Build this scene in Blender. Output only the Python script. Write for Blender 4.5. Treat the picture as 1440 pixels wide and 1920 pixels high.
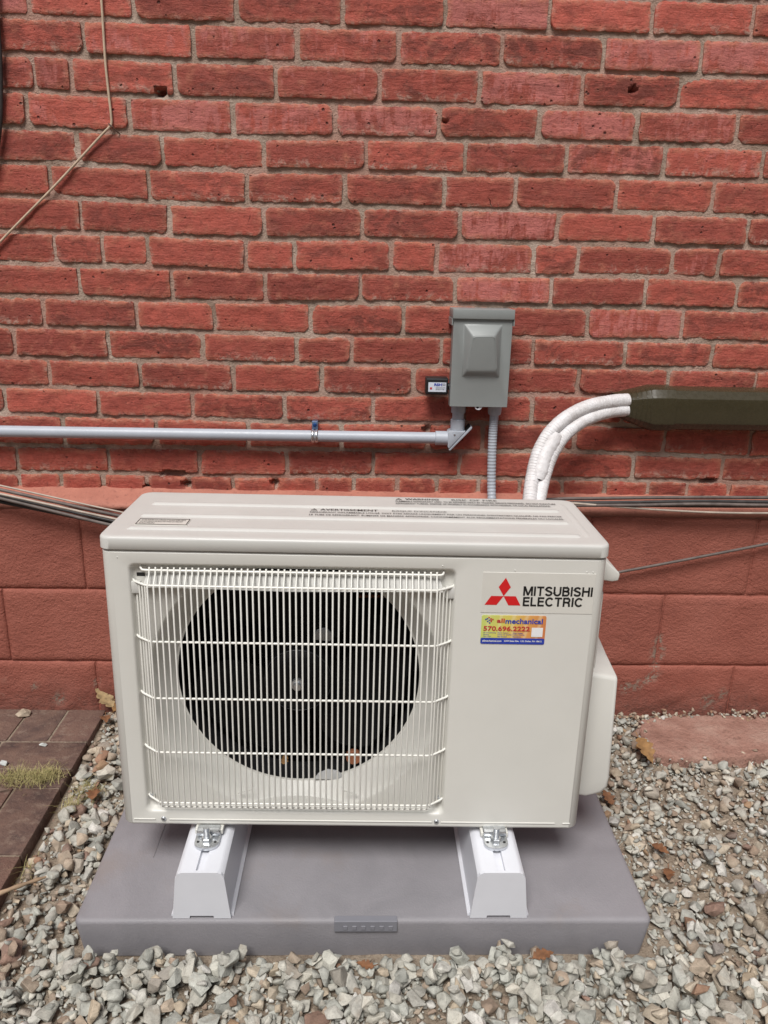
import bpy, bmesh, math, random
import numpy as np
from mathutils import Vector, Matrix, noise

random.seed(7)
rng = np.random.default_rng(7)
scene = bpy.context.scene
for o in list(bpy.data.objects):
    bpy.data.objects.remove(o)
COL = scene.collection

# ------------------------------------------------------------------ camera, sky, sun, exposure
cam_data = bpy.data.cameras.new('camera')
cam = bpy.data.objects.new('camera', cam_data)
COL.objects.link(cam)
scene.camera = cam
cam_data.sensor_fit = 'VERTICAL'
cam_data.sensor_height = 36.0
cam_data.sensor_width = 27.0
cam_data.lens = 1457.2 / 1920 * 36
cam_data.clip_start = 0.02
cam_data.clip_end = 500
PITCH, YAW, ROLL = 0.305847, 0.028422, -0.021349
fwd = Vector((math.sin(YAW) * math.cos(PITCH), math.cos(YAW) * math.cos(PITCH), -math.sin(PITCH)))
right0 = Vector((math.cos(YAW), -math.sin(YAW), 0))
down0 = fwd.cross(right0)
right = right0 * math.cos(ROLL) + down0 * math.sin(ROLL)
down = down0 * math.cos(ROLL) - right0 * math.sin(ROLL)
cam.matrix_world = Matrix.Translation((0.41247, -1.13556, 0.94092)) @ Matrix((right, -down, -fwd)).transposed().to_4x4()

SUN_EL, SUN_AZ = math.radians(58), math.radians(196)     # azimuth from +Y (north) clockwise: light falls from the front onto the wall
world = bpy.data.worlds.new('World')
scene.world = world
world.use_nodes = True
wn = world.node_tree
wn.nodes.clear()
w_out = wn.nodes.new('ShaderNodeOutputWorld')
w_bg = wn.nodes.new('ShaderNodeBackground')
w_sky = wn.nodes.new('ShaderNodeTexSky')
w_sky.sky_type = 'NISHITA'
w_sky.sun_disc = False
w_sky.sun_elevation = SUN_EL
w_sky.sun_rotation = SUN_AZ
w_sky.dust_density = 3.0
w_sky.air_density = 1.0
w_hsv = wn.nodes.new('ShaderNodeHueSaturation')
w_hsv.inputs['Saturation'].default_value = 0.62
wn.links.new(w_sky.outputs[0], w_hsv.inputs['Color'])
wn.links.new(w_hsv.outputs[0], w_bg.inputs[0])
w_bg.inputs[1].default_value = 0.05
wn.links.new(w_bg.outputs[0], w_out.inputs[0])

sun_data = bpy.data.lights.new('sun', 'SUN')
sun_data.energy = 2.6
sun_data.angle = math.radians(24)
sun_data.color = (1.0, 0.98, 0.95)
sun = bpy.data.objects.new('sun', sun_data)
COL.objects.link(sun)
sun_dir = Vector((math.sin(SUN_AZ) * math.cos(SUN_EL), math.cos(SUN_AZ) * math.cos(SUN_EL), math.sin(SUN_EL)))
sun.rotation_euler = sun_dir.to_track_quat('Z', 'Y').to_euler()
sun.location = sun_dir * 5

scene.view_settings.view_transform = 'Standard'
scene.view_settings.look = 'None'
scene.view_settings.exposure = 0.48
scene.view_settings.gamma = 1.0
scene.view_settings.use_curve_mapping = False

# ------------------------------------------------------------------ helpers
def tag(o, label, category, group=None):
    o['label'] = label
    o['category'] = category
    if group:
        o['group'] = group
    return o

def empty(name, loc=(0, 0, 0)):
    o = bpy.data.objects.new(name, None)
    o.empty_display_size = 0.05
    o.location = loc
    COL.objects.link(o)
    return o

def obj(name, me, mat=None, parent=None, loc=(0, 0, 0), smooth=None):
    if isinstance(me, bmesh.types.BMesh):
        bm = me
        me = bpy.data.meshes.new(name)
        bm.to_mesh(me)
        bm.free()
    if mat is not None and not me.materials:
        me.materials.append(mat)
    if smooth is not None:
        me.shade_smooth()
        if smooth < 180:
            me.set_sharp_from_angle(angle=math.radians(smooth))
    o = bpy.data.objects.new(name, me)
    o.location = loc
    COL.objects.link(o)
    if parent is not None:
        o.parent = parent
    return o

def pydata(verts, faces):
    me = bpy.data.meshes.new('m')
    me.from_pydata([tuple(map(float, p)) for p in verts], [], faces)
    me.update()
    return me

def box_bm(x0, x1, y0, y1, z0, z1, bevel=0.0, seg=2, bm=None):
    bm = bm or bmesh.new()
    vs = [bm.verts.new(p) for p in ((x0, y0, z0), (x1, y0, z0), (x1, y1, z0), (x0, y1, z0),
                                    (x0, y0, z1), (x1, y0, z1), (x1, y1, z1), (x0, y1, z1))]
    fs = [bm.faces.new([vs[i] for i in f]) for f in ((3, 2, 1, 0), (4, 5, 6, 7), (0, 1, 5, 4), (1, 2, 6, 5), (2, 3, 7, 6), (3, 0, 4, 7))]
    if bevel:
        es = list({e for f in fs for e in f.edges})
        bmesh.ops.bevel(bm, geom=es, offset=bevel, segments=seg, affect='EDGES', profile=0.5)
    return bm

def tube(points, radius, seg=10, caps=True, closed_sub=1, radii=None):
    """a round tube along a polyline"""
    P = [Vector(p) for p in points]
    n = len(P)
    verts, faces = [], []
    prev_u = None
    for i, p in enumerate(P):
        t = (P[min(i + 1, n - 1)] - P[max(i - 1, 0)]).normalized()
        if prev_u is None:
            a = Vector((0, 0, 1)) if abs(t.z) < 0.9 else Vector((0, 1, 0))
            u = a.cross(t).normalized()
        else:
            u = (prev_u - t * prev_u.dot(t)).normalized()
        prev_u = u
        w = t.cross(u)
        r = radii[i] if radii is not None else radius
        for k in range(seg):
            a = 2 * math.pi * k / seg
            verts.append(p + (u * math.cos(a) + w * math.sin(a)) * r)
    for i in range(n - 1):
        for k in range(seg):
            k2 = (k + 1) % seg
            faces.append((i * seg + k, i * seg + k2, (i + 1) * seg + k2, (i + 1) * seg + k))
    if caps:
        faces.append(tuple(range(seg))[::-1])
        faces.append(tuple((n - 1) * seg + k for k in range(seg)))
    return pydata(verts, faces)

def smooth_path(pts, n=10):
    """Catmull-Rom through the points"""
    P = [Vector(p) for p in pts]
    P = [P[0] * 2 - P[1]] + P + [P[-1] * 2 - P[-2]]
    out = []
    for i in range(1, len(P) - 2):
        a, b, c, d = P[i - 1], P[i], P[i + 1], P[i + 2]
        for k in range(n):
            t = k / n
            out.append(0.5 * ((2 * b) + (c - a) * t + (2 * a - 5 * b + 4 * c - d) * t * t + (3 * b - a - 3 * c + d) * t ** 3))
    out.append(P[-2])
    return out

def lathe(profile, seg=32, axis='Z', cap0=False, cap1=False):
    """profile of (radius, height) turned about an axis"""
    verts, faces = [], []
    for r, h in profile:
        for k in range(seg):
            a = 2 * math.pi * k / seg
            c, s = r * math.cos(a), r * math.sin(a)
            verts.append({'Z': (c, s, h), 'Y': (c, -h, s), 'X': (h, c, s)}[axis])
    n = len(profile)
    for i in range(n - 1):
        for k in range(seg):
            k2 = (k + 1) % seg
            faces.append((i * seg + k, i * seg + k2, (i + 1) * seg + k2, (i + 1) * seg + k))
    if cap0:
        faces.append(tuple(range(seg))[::-1])
    if cap1:
        faces.append(tuple((n - 1) * seg + k for k in range(seg)))
    return pydata(verts, faces)

def prism(poly, y0, y1, bevel=0.0, plane='XZ'):
    """polygon in a plane, extruded along the remaining axis"""
    bm = bmesh.new()
    def P(a, b, c):
        return {'XZ': (a, c, b), 'YZ': (c, a, b), 'XY': (a, b, c)}[plane]
    f0 = [bm.verts.new(P(a, b, y0)) for a, b in poly]
    f1 = [bm.verts.new(P(a, b, y1)) for a, b in poly]
    bm.faces.new(f0)
    bm.faces.new(f1[::-1])
    n = len(poly)
    for i in range(n):
        bm.faces.new((f0[i], f1[i], f1[(i + 1) % n], f0[(i + 1) % n]))
    bmesh.ops.recalc_face_normals(bm, faces=bm.faces)
    if bevel:
        bmesh.ops.bevel(bm, geom=list(bm.edges), offset=bevel, segments=2, affect='EDGES', profile=0.5)
    return bm

def text_mesh(body, x0, x1, z0, z1, bold=0.0, shear=0.0, keep_height=False):
    """lettering as a flat mesh fitted into a rectangle: x to the right, y up"""
    cu = bpy.data.curves.new('t', 'FONT')
    cu.body = body
    cu.size = 1.0
    cu.offset = bold
    cu.shear = shear
    cu.resolution_u = 3
    o = bpy.data.objects.new('t', cu)
    COL.objects.link(o)
    dg = bpy.context.evaluated_depsgraph_get()
    dg.update()
    me = bpy.data.meshes.new_from_object(o.evaluated_get(dg))
    bpy.data.objects.remove(o)
    bpy.data.curves.remove(cu)
    n = len(me.vertices)
    co = np.empty(n * 3)
    me.vertices.foreach_get('co', co)
    co = co.reshape(-1, 3)
    lo, hi = co.min(0), co.max(0)
    s = (np.array([x1, z1]) - np.array([x0, z0])) / (hi[:2] - lo[:2])
    co[:, :2] = (co[:, :2] - lo[:2]) * s + np.array([x0, z0])
    co[:, 2] = 0
    me.vertices.foreach_set('co', co.ravel())
    me.materials.clear()
    me.update()
    return me

def to_front(me, y):
    """turn a flat XY mesh to stand on the plane y = const facing -Y"""
    me.transform(Matrix(((1, 0, 0, 0), (0, 0, -1, y), (0, 1, 0, 0), (0, 0, 0, 1))))
    return me

def fbm(x, y, z, oct=3):
    return noise.fractal((x, y, z), 1.0, 2.0, oct)

# ------------------------------------------------------------------ materials
class NT:
    def __init__(self, name):
        self.mat = bpy.data.materials.new(name)
        self.mat.use_nodes = True
        self.t = self.mat.node_tree
        self.b = self.t.nodes['Principled BSDF']
    def n(self, kind, **kw):
        nd = self.t.nodes.new(kind)
        for k, val in kw.items():
            setattr(nd, k, val)
        return nd
    def l(self, a, b):
        self.t.links.new(a, b)
    def pos(self):
        return self.n('ShaderNodeNewGeometry').outputs['Position']
    def mapped(self, vec, scale=(1, 1, 1), loc=None):
        m = self.n('ShaderNodeMapping')
        m.inputs['Scale'].default_value = scale
        self.l(vec, m.inputs['Vector'])
        if loc is not None:
            self.l(loc, m.inputs['Location'])
        return m.outputs[0]
    def noise(self, vec, scale, detail=4, rough=0.55, dist=0.0):
        nd = self.n('ShaderNodeTexNoise')
        nd.inputs['Scale'].default_value = scale
        nd.inputs['Detail'].default_value = detail
        nd.inputs['Roughness'].default_value = rough
        nd.inputs['Distortion'].default_value = dist
        self.l(vec, nd.inputs['Vector'])
        return nd.outputs['Fac']
    def ramp(self, fac, stops):
        nd = self.n('ShaderNodeValToRGB')
        els = nd.color_ramp.elements
        while len(els) < len(stops):
            els.new(0.5)
        for e, (p, c) in zip(els, stops):
            e.position = p
            e.color = (c, c, c, 1) if isinstance(c, (int, float)) else (*c, 1)
        self.l(fac, nd.inputs['Fac'])
        return nd.outputs['Color']
    def mix(self, fac, a, b, mode='MIX'):
        nd = self.n('ShaderNodeMix', data_type='RGBA', blend_type=mode)
        for s, val in ((nd.inputs[0], fac), (nd.inputs[6], a), (nd.inputs[7], b)):
            if hasattr(val, 'links') or isinstance(val, bpy.types.NodeSocket):
                self.l(val, s)
            elif isinstance(val, (int, float)):
                s.default_value = val
            else:
                s.default_value = (*val, 1)
        return nd.outputs[2]
    def math(self, op, a, b=0.0, clamp=False):
        nd = self.n('ShaderNodeMath', operation=op, use_clamp=clamp)
        for s, val in ((nd.inputs[0], a), (nd.inputs[1], b)):
            if isinstance(val, bpy.types.NodeSocket):
                self.l(val, s)
            else:
                s.default_value = val
        return nd.outputs[0]
    def color(self, c):
        if isinstance(c, bpy.types.NodeSocket):
            self.l(c, self.b.inputs['Base Color'])
        else:
            self.b.inputs['Base Color'].default_value = (*c, 1)
        return self
    def rough(self, r):
        if isinstance(r, bpy.types.NodeSocket):
            self.l(r, self.b.inputs['Roughness'])
        else:
            self.b.inputs['Roughness'].default_value = r
        return self
    def bump(self, h, strength=0.5, dist=0.002):
        nd = self.n('ShaderNodeBump')
        nd.inputs['Strength'].default_value = strength
        nd.inputs['Distance'].default_value = dist
        self.l(h, nd.inputs['Height'])
        self.l(nd.outputs[0], self.b.inputs['Normal'])
        return self

def plain(name, c, rough=0.5, metal=0.0, var=0.06, bump=0.0, scale=25, spec=0.5):
    m = NT(name)
    p = m.pos()
    f = m.noise(p, scale, 5)
    lo = tuple(x * (1 - var) for x in c)
    hi = tuple(min(1, x * (1 + var)) for x in c)
    m.color(m.ramp(f, [(0.3, lo), (0.7, hi)]))
    r = m.noise(p, scale * 4, 3)
    m.rough(m.ramp(r, [(0.3, max(0, rough - 0.06)), (0.7, min(1, rough + 0.06))]))
    m.b.inputs['Metallic'].default_value = metal
    m.b.inputs['Specular IOR Level'].default_value = spec
    if bump:
        m.bump(m.noise(p, scale * 20, 3), bump, 0.0006)
    return m.mat

def make_brick_mat():
    m = NT('painted_brick')
    info = m.n('ShaderNodeObjectInfo')
    sep = m.n('ShaderNodeSeparateColor')
    m.l(info.outputs['Color'], sep.inputs[0])
    faded, dark, tint = sep.outputs[0], sep.outputs[1], sep.outputs[2]
    comb = m.n('ShaderNodeCombineXYZ')
    for i in range(3):
        m.l(m.math('MULTIPLY', info.outputs['Random'], (37.0, 19.0, 53.0)[i]), comb.inputs[i])
    p = m.mapped(m.pos(), loc=comb.outputs[0])
    n1 = m.noise(p, 10, 7, 0.68, 0.5)
    n2 = m.noise(m.mapped(p, (75, 75, 16)), 1.0, 6, 0.7)
    n3 = m.noise(p, 150, 5, 0.75)
    n4 = m.noise(p, 34, 7, 0.75)
    base = m.mix(tint, (0.28, 0.060, 0.043), (0.53, 0.118, 0.082))
    base = m.mix(m.ramp(n4, [(0.42, 0.0), (0.70, 0.6)]), base, (0.185, 0.042, 0.032))
    # paint chalked to pink in patches and runs
    mixn = m.math('ADD', m.math('MULTIPLY', n1, 0.55), m.math('MULTIPLY', n2, 0.45))
    edge = m.math('SUBTRACT', 0.66, m.math('MULTIPLY', faded, 0.22))
    fade_f = m.math('MULTIPLY', m.math('SUBTRACT', mixn, edge), 16.0, True)
    fade_f = m.math('MULTIPLY', fade_f, m.math('ADD', 0.35, m.math('MULTIPLY', faded, 0.6)), True)
    base = m.mix(fade_f, base, (0.50, 0.160, 0.138))
    # dark weathered patches with ragged borders
    n5 = m.noise(m.mapped(p, (1.0, 1.0, 1.8)), 13, 7, 0.75, 0.7)
    dk = m.math('MULTIPLY', m.ramp(n5, [(0.47, 0.0), (0.56, 1.0)]), m.math('MULTIPLY', dark, 0.85), True)
    base = m.mix(dk, base, (0.155, 0.041, 0.030))
    # bare orange clay at worn edges, plus lit edges painted in, strongest along tops
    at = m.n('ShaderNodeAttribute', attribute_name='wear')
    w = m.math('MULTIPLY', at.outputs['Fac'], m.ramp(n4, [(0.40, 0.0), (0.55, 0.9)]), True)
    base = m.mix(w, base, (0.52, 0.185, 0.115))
    # efflorescence and mortar smears
    at2 = m.n('ShaderNodeAttribute', attribute_name='smear')
    s = m.math('MULTIPLY', at2.outputs['Fac'], m.ramp(m.noise(p, 60, 6, 0.75, 0.5), [(0.50, 0.0), (0.60, 0.85)]), True)
    base = m.mix(s, base, (0.46, 0.31, 0.25))
    base = m.mix(m.ramp(n3, [(0.32, 0.6), (0.43, 0.0)]), base, (0.11, 0.032, 0.024))
    base = m.mix(m.ramp(n3, [(0.62, 0.0), (0.74, 0.6)]), base, (0.44, 0.18, 0.145))
    # hairline cracks and pits
    ve = m.n('ShaderNodeTexVoronoi', feature='DISTANCE_TO_EDGE')
    ve.inputs['Scale'].default_value = 8.5
    wob = m.n('ShaderNodeMix', data_type='VECTOR')
    wob.inputs[0].default_value = 0.012
    wn_ = m.n('ShaderNodeTexNoise')
    wn_.inputs['Scale'].default_value = 40
    m.l(p, wn_.inputs['Vector'])
    m.l(p, wob.inputs[4])
    m.l(wn_.outputs['Color'], wob.inputs[5])
    m.l(wob.outputs[1], ve.inputs['Vector'])
    crack = m.ramp(ve.outputs['Distance'], [(0.0, 1.0), (0.010, 0.0)])
    crack = m.math('MULTIPLY', crack, m.ramp(m.noise(p, 7, 3), [(0.655, 0.0), (0.70, 0.9)]), True)
    v = m.n('ShaderNodeTexVoronoi')
    v.inputs['Scale'].default_value = 65
    m.l(p, v.inputs['Vector'])
    pits = m.ramp(v.outputs['Distance'], [(0.10, 1.0), (0.24, 0.0)])
    pits = m.math('MULTIPLY', pits, m.ramp(m.noise(p, 38, 3), [(0.58, 0.0), (0.63, 1.0)]), True)
    hole = m.math('MAXIMUM', crack, pits)
    base = m.mix(m.math('MULTIPLY', hole, 0.85), base, (0.055, 0.02, 0.016))
    m.color(base)
    m.rough(m.ramp(n1, [(0.3, 0.62), (0.7, 0.85)]))
    m.b.inputs['Specular IOR Level'].default_value = 0.35
    # relief: grain, drag lines left by the mould, chalked film
    drag = m.noise(m.mapped(p, (22, 22, 120)), 1.0, 5, 0.7, 0.4)
    h = m.math('ADD', m.math('MULTIPLY', n3, 0.55), m.math('MULTIPLY', n4, 1.1))
    h = m.math('ADD', h, m.math('MULTIPLY', drag, 0.75))
    h = m.math('SUBTRACT', h, m.math('MULTIPLY', hole, 0.9))
    h = m.math('ADD', h, m.math('MULTIPLY', fade_f, 0.08))
    m.bump(h, 1.0, 0.0040)
    return m.mat

def make_mortar_mat():
    m = NT('lime_mortar')
    p = m.pos()
    n1 = m.noise(p, 14, 6, 0.65)
    n2 = m.noise(p, 180, 4, 0.7)
    n3 = m.noise(p, 420, 2, 0.7)
    c = m.ramp(n1, [(0.32, (0.29, 0.200, 0.152)), (0.5, (0.455, 0.350, 0.280)), (0.68, (0.60, 0.495, 0.415))])
    c = m.mix(m.ramp(n2, [(0.3, 0.5), (0.44, 0.0)]), c, (0.16, 0.105, 0.075))
    c = m.mix(m.ramp(n3, [(0.62, 0.0), (0.74, 0.6)]), c, (0.60, 0.52, 0.45))
    c = m.mix(m.ramp(m.noise(p, 7, 4, 0.6), [(0.46, 0.0), (0.60, 0.65)]), c, (0.43, 0.225, 0.175))
    m.color(c).rough(0.95)
    m.b.inputs['Specular IOR Level'].default_value = 0.2
    m.bump(m.math('ADD', m.math('MULTIPLY', n2, 1.0), m.math('MULTIPLY', n3, 0.6)), 1.0, 0.0042)
    return m.mat

def make_block_mat():
    m = NT('painted_block')
    p = m.pos()
    n1 = m.noise(p, 5, 6, 0.6)
    n2 = m.noise(p, 70, 5, 0.6)
    n3 = m.noise(m.mapped(p, (1, 1, 1.25)), 85, 4, 0.6)
    n4 = m.noise(p, 17, 5, 0.7)
    c = m.ramp(n1, [(0.3, (0.285, 0.086, 0.060)), (0.5, (0.325, 0.103, 0.072)), (0.72, (0.37, 0.128, 0.092))])
    c = m.mix(m.ramp(n4, [(0.55, 0.0), (0.75, 0.4)]), c, (0.19, 0.058, 0.045))
    c = m.mix(m.ramp(n2, [(0.66, 0.0), (0.78, 0.4)]), c, (0.42, 0.17, 0.13))
    at = m.n('ShaderNodeAttribute', attribute_name='bare')
    f = m.math('MULTIPLY', at.outputs['Fac'], m.ramp(m.noise(p, 75, 5, 0.7), [(0.47, 0.0), (0.53, 1.0)]), True)
    c = m.mix(f, c, (0.30, 0.235, 0.185))
    at2 = m.n('ShaderNodeAttribute', attribute_name='grime')
    f2 = m.math('MULTIPLY', at2.outputs['Fac'], m.ramp(n3, [(0.3, 0.25), (0.7, 0.8)]), True)
    c = m.mix(m.math('MULTIPLY', m.ramp(m.noise(p, 26, 6, 0.75), [(0.60, 0.0), (0.68, 0.55)]), at2.outputs['Fac'], True), c, (0.40, 0.28, 0.22))
    c = m.mix(f2, c, (0.135, 0.060, 0.046))
    m.color(c).rough(0.7)
    m.b.inputs['Specular IOR Level'].default_value = 0.4
    h = m.math('ADD', m.math('MULTIPLY', n3, 1.0), m.math('MULTIPLY', m.noise(p, 230, 4, 0.7), 0.9))
    m.bump(h, 1.0, 0.0032)
    return m.mat

def make_soil_mat():
    m = NT('soil')
    p = m.pos()
    n1 = m.noise(p, 6, 6, 0.65)
    n2 = m.noise(p, 90, 5, 0.7)
    n3 = m.noise(p, 260, 3, 0.7)
    c = m.ramp(n1, [(0.3, (0.215, 0.165, 0.122)), (0.55, (0.315, 0.255, 0.195)), (0.75, (0.39, 0.325, 0.26))])
    c = m.mix(m.ramp(n2, [(0.34, 0.8), (0.5, 0.0)]), c, (0.15, 0.11, 0.08))
    c = m.mix(m.ramp(n3, [(0.60, 0.0), (0.72, 0.8)]), c, (0.42, 0.37, 0.30))
    m.color(c).rough(0.95)
    m.b.inputs['Specular IOR Level'].default_value = 0.2
    m.bump(m.math('ADD', n2, m.math('MULTIPLY', n3, 0.6)), 1.0, 0.006)
    return m.mat

def make_stone_mat():
    m = NT('crushed_stone')
    at = m.n('ShaderNodeAttribute', attribute_name='col')
    p = m.pos()
    n1 = m.noise(p, 60, 5, 0.65, 0.3)
    n2 = m.noise(p, 320, 3, 0.7)
    c = m.mix(1.0, at.outputs['Color'], m.ramp(n1, [(0.28, 0.66), (0.5, 0.97), (0.72, 1.22)]), 'MULTIPLY')
    c = m.mix(m.ramp(n2, [(0.30, 0.4), (0.44, 0.0)]), c, (0.12, 0.10, 0.08))
    c = m.mix(m.ramp(m.noise(p, 24, 4, 0.6), [(0.58, 0.0), (0.74, 0.45)]), c, (0.27, 0.185, 0.12))
    m.color(c).rough(0.85)
    m.b.inputs['Specular IOR Level'].default_value = 0.3
    m.bump(m.math('ADD', n1, m.math('MULTIPLY', n2, 0.5)), 0.7, 0.003)
    return m.mat

def make_paver_mat():
    m = NT('dark_clay_paver')
    info = m.n('ShaderNodeObjectInfo')
    p = m.pos()
    n1 = m.noise(p, 14, 6, 0.65, 0.3)
    n2 = m.noise(p, 160, 4, 0.7)
    c = m.mix(info.outputs['Random'], (0.095, 0.058, 0.048), (0.150, 0.082, 0.064))
    c = m.mix(m.ramp(n1, [(0.42, 0.0), (0.68, 0.75)]), c, (0.205, 0.125, 0.092))
    c = m.mix(m.ramp(n1, [(0.30, 0.8), (0.44, 0.0)]), c, (0.055, 0.036, 0.033))
    c = m.mix(m.ramp(m.noise(p, 45, 6, 0.75), [(0.52, 0.0), (0.66, 0.6)]), c, (0.24, 0.175, 0.135))
    c = m.mix(m.ramp(n2, [(0.66, 0.0), (0.8, 0.6)]), c, (0.32, 0.24, 0.19))
    m.color(c).rough(0.8)
    m.bump(m.math('ADD', n1, m.math('MULTIPLY', n2, 0.9)), 1.0, 0.004)
    return m.mat

def make_pad_mat():
    m = NT('grey_moulded_plastic')
    p = m.pos()
    n1 = m.noise(p, 7, 5, 0.6, 0.6)
    n2 = m.noise(p, 260, 3, 0.7)
    c = m.ramp(n1, [(0.3, (0.205, 0.197, 0.210)), (0.7, (0.255, 0.243, 0.258))])
    # dried dirt: brownish smudges
    c = m.mix(m.ramp(m.noise(p, 4.2, 5, 0.65), [(0.56, 0.0), (0.75, 0.5)]), c, (0.235, 0.185, 0.155))
    c = m.mix(m.ramp(m.noise(p, 600, 2, 0.8), [(0.66, 0.0), (0.74, 0.6)]), c, (0.38, 0.35, 0.33))
    c = m.mix(m.ramp(m.noise(m.mapped(p, (3, 60, 3)), 6, 4, 0.7), [(0.66, 0.0), (0.74, 0.3)]), c, (0.15, 0.14, 0.145))
    m.color(c).rough(m.ramp(n1, [(0.3, 0.5), (0.7, 0.7)]))
    m.bump(n2, 0.6, 0.0012)
    return m.mat

BRICK = make_brick_mat()
MORTAR = make_mortar_mat()
BLOCK = make_block_mat()
SOIL = make_soil_mat()
STONE = make_stone_mat()
PAVER = make_paver_mat()
PAD = make_pad_mat()
IVORY = plain('ivory_enamel', (0.635, 0.627, 0.585), 0.42, var=0.025, bump=0.05, scale=8)
IVORY_LID = plain('ivory_enamel_lid', (0.555, 0.55, 0.522), 0.40, var=0.03, bump=0.05, scale=6)
WIRE = plain('white_coated_wire', (0.76, 0.75, 0.70), 0.35, var=0.03)
BLACK = plain('black_plastic', (0.012, 0.012, 0.013), 0.45, var=0.2)
FAN = plain('fan_plastic', (0.004, 0.004, 0.0045), 0.55, var=0.2, spec=0.12)
COIL = plain('coil_fins', (0.008, 0.008, 0.009), 0.7, var=0.3, spec=0.2)
COPPER = plain('copper', (0.50, 0.20, 0.11), 0.45, metal=0.6, var=0.2)
ZINC = plain('galvanised_steel', (0.62, 0.64, 0.66), 0.32, metal=0.9, var=0.12, scale=120)
BOXGREY = plain('grey_enamel', (0.235, 0.25, 0.245), 0.42, var=0.03, bump=0.06)
PVC = plain('grey_pvc', (0.40, 0.43, 0.48), 0.42, var=0.04, bump=0.04)
WHITEPVC = plain('white_pvc', (0.66, 0.67, 0.715), 0.38, var=0.02)
BROWN = plain('brown_pvc', (0.042, 0.0345, 0.018), 0.28, var=0.05)
CABLE = plain('black_cable', (0.035, 0.031, 0.030), 0.5, var=0.4, scale=40)
CABLE2 = plain('dusty_cable', (0.115, 0.09, 0.08), 0.6, var=0.35, scale=40)
PALE = plain('pale_cable', (0.42, 0.35, 0.29), 0.55, var=0.2, scale=40)
BEIGE = plain('beige_cable', (0.52, 0.40, 0.29), 0.5, var=0.15, scale=60)
INK = plain('black_ink', (0.012, 0.012, 0.012), 0.5, var=0.05)
GREYINK = plain('grey_ink', (0.045, 0.044, 0.042), 0.6, var=0.05)
RED = plain('red_print', (0.60, 0.012, 0.014), 0.45, var=0.04)
BLUE = plain('blue_print', (0.022, 0.05, 0.36), 0.45, var=0.05)
CRIMSON = plain('crimson_print', (0.50, 0.035, 0.045), 0.45, var=0.05)
WHITE = plain('white_print', (0.80, 0.80, 0.80), 0.4, var=0.03)
VINYL = plain('clear_vinyl_plate', (0.63, 0.615, 0.565), 0.38, var=0.02)
LEAF = plain('dry_oak_leaf', (0.25, 0.135, 0.050), 0.75, var=0.35, scale=90)
LEAF2 = plain('brown_leaf', (0.19, 0.085, 0.038), 0.75, var=0.4, scale=90)
LEAF3 = plain('straw_leaf', (0.33, 0.235, 0.12), 0.75, var=0.35, scale=90)

# ------------------------------------------------------------------ brick wall
WY = 0.6615            # plane of the brick faces
Z0, CH = 1.40147, 0.067322
BEDS = [[1.6, 2.9, 2.5, 1.2, 1.3, 0.8, 0.6, 0.6, 0.8, 1.1, 1.6, 1.7, 1.6, -0.0, -0.4, -0.2, 0.9, 1.1, 0.7, 0.0], [2.3, 4.0, 3.8, 2.6, 0.7, -0.3, 0.3, 1.2, 0.8, -0.1, 0.4, 1.1, 0.8, -0.1, -0.7, -1.3, -0.3, 0.4, 0.3, 0.0], [3.0, 4.7, 4.2, 0.7, -1.4, -2.4, -1.5, -1.0, -1.7, -2.9, -1.9, -1.7, -1.7, -1.2, -0.8, -0.3, 0.2, 0.8, 0.7, 0.1], [3.0, 3.9, 0.3, -0.9, -2.4, -4.0, -4.1, -2.7, -0.6, -1.3, 0.0, 0.1, 2.7, 2.5, 2.3, 1.2, 1.9, 1.2, 0.2, -0.0], [1.8, 2.0, 2.4, 3.7, -1.1, -2.4, -2.1, 0.0, 0.1, -0.0, 0.0, 0.4, 1.9, 3.5, 2.1, 3.0, 1.7, 2.7, 2.8, 0.3], [5.4, 6.0, 3.7, 1.0, -1.3, -2.5, -2.1, -1.7, -0.7, -0.9, -1.1, -1.7, -0.1, -0.3, -0.4, -1.0, -1.5, -3.1, -2.9, -0.2], [0.6, 0.5, 0.5, 0.6, -1.4, -3.2, -4.1, -3.7, 0.6, 0.9, -0.2, -1.0, 0.1, 1.0, 0.8, 1.1, 0.5, 1.3, 1.7, 0.6], [3.5, 2.4, 0.1, 0.5, -0.4, -1.9, -4.5, -3.7, -2.0, -2.1, -2.8, -3.6, -1.9, -0.5, 1.3, 1.4, 1.2, 0.1, -0.5, -0.2], [0.7, -0.0, 0.4, -1.1, -3.9, -3.8, -3.2, -2.7, -0.8, 0.8, 1.1, 0.9, 0.8, 0.7, 1.1, 4.0, 2.0, 0.9, 2.1, 1.5], [2.2, 1.7, 0.5, 0.6, 0.7, -2.8, -6.1, -7.0, -4.3, -2.1, -1.4, -1.6, -2.1, -0.8, -2.2, -3.5, -2.5, -4.2, -3.5, -2.2], [1.5, 0.4, 0.0, -0.5, -1.8, -2.3, -3.9, -3.5, -2.2, -2.7, -3.3, -2.1, -0.1, 1.6, 2.6, 1.8, 1.0, 1.4, 0.7, 0.4], [2.6, 2.3, 0.4, 0.4, 0.3, -2.9, -4.6, -3.5, -3.8, -5.3, -4.0, 0.9, 4.1, 4.1, 4.1, 1.9, 0.0, -0.0, -0.0, -0.0], [5.5, 4.8, 3.3, 2.9, 2.6, 1.7, -2.0, -2.0, -2.3, -1.4, -0.5, 0.3, 1.5, 2.5, 2.5, 1.1, 0.0, 0.0, 0.0, 0.0], [0.6, -0.8, -1.7, -1.5, -1.0, -0.9, -0.5, -0.4, -0.8, -1.0, -0.7, 0.1, 2.7, 4.5, 4.2, 0.7, 1.0, -3.5, -4.1, -0.7], [1.0, 1.1, 3.9, 3.5, 1.3, -0.5, 0.9, 1.3, 3.3, 4.2, 5.0, 4.7, 2.5, 3.5, 4.0, 4.3, 2.8, 1.9, 0.2, -1.0]]
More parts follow.
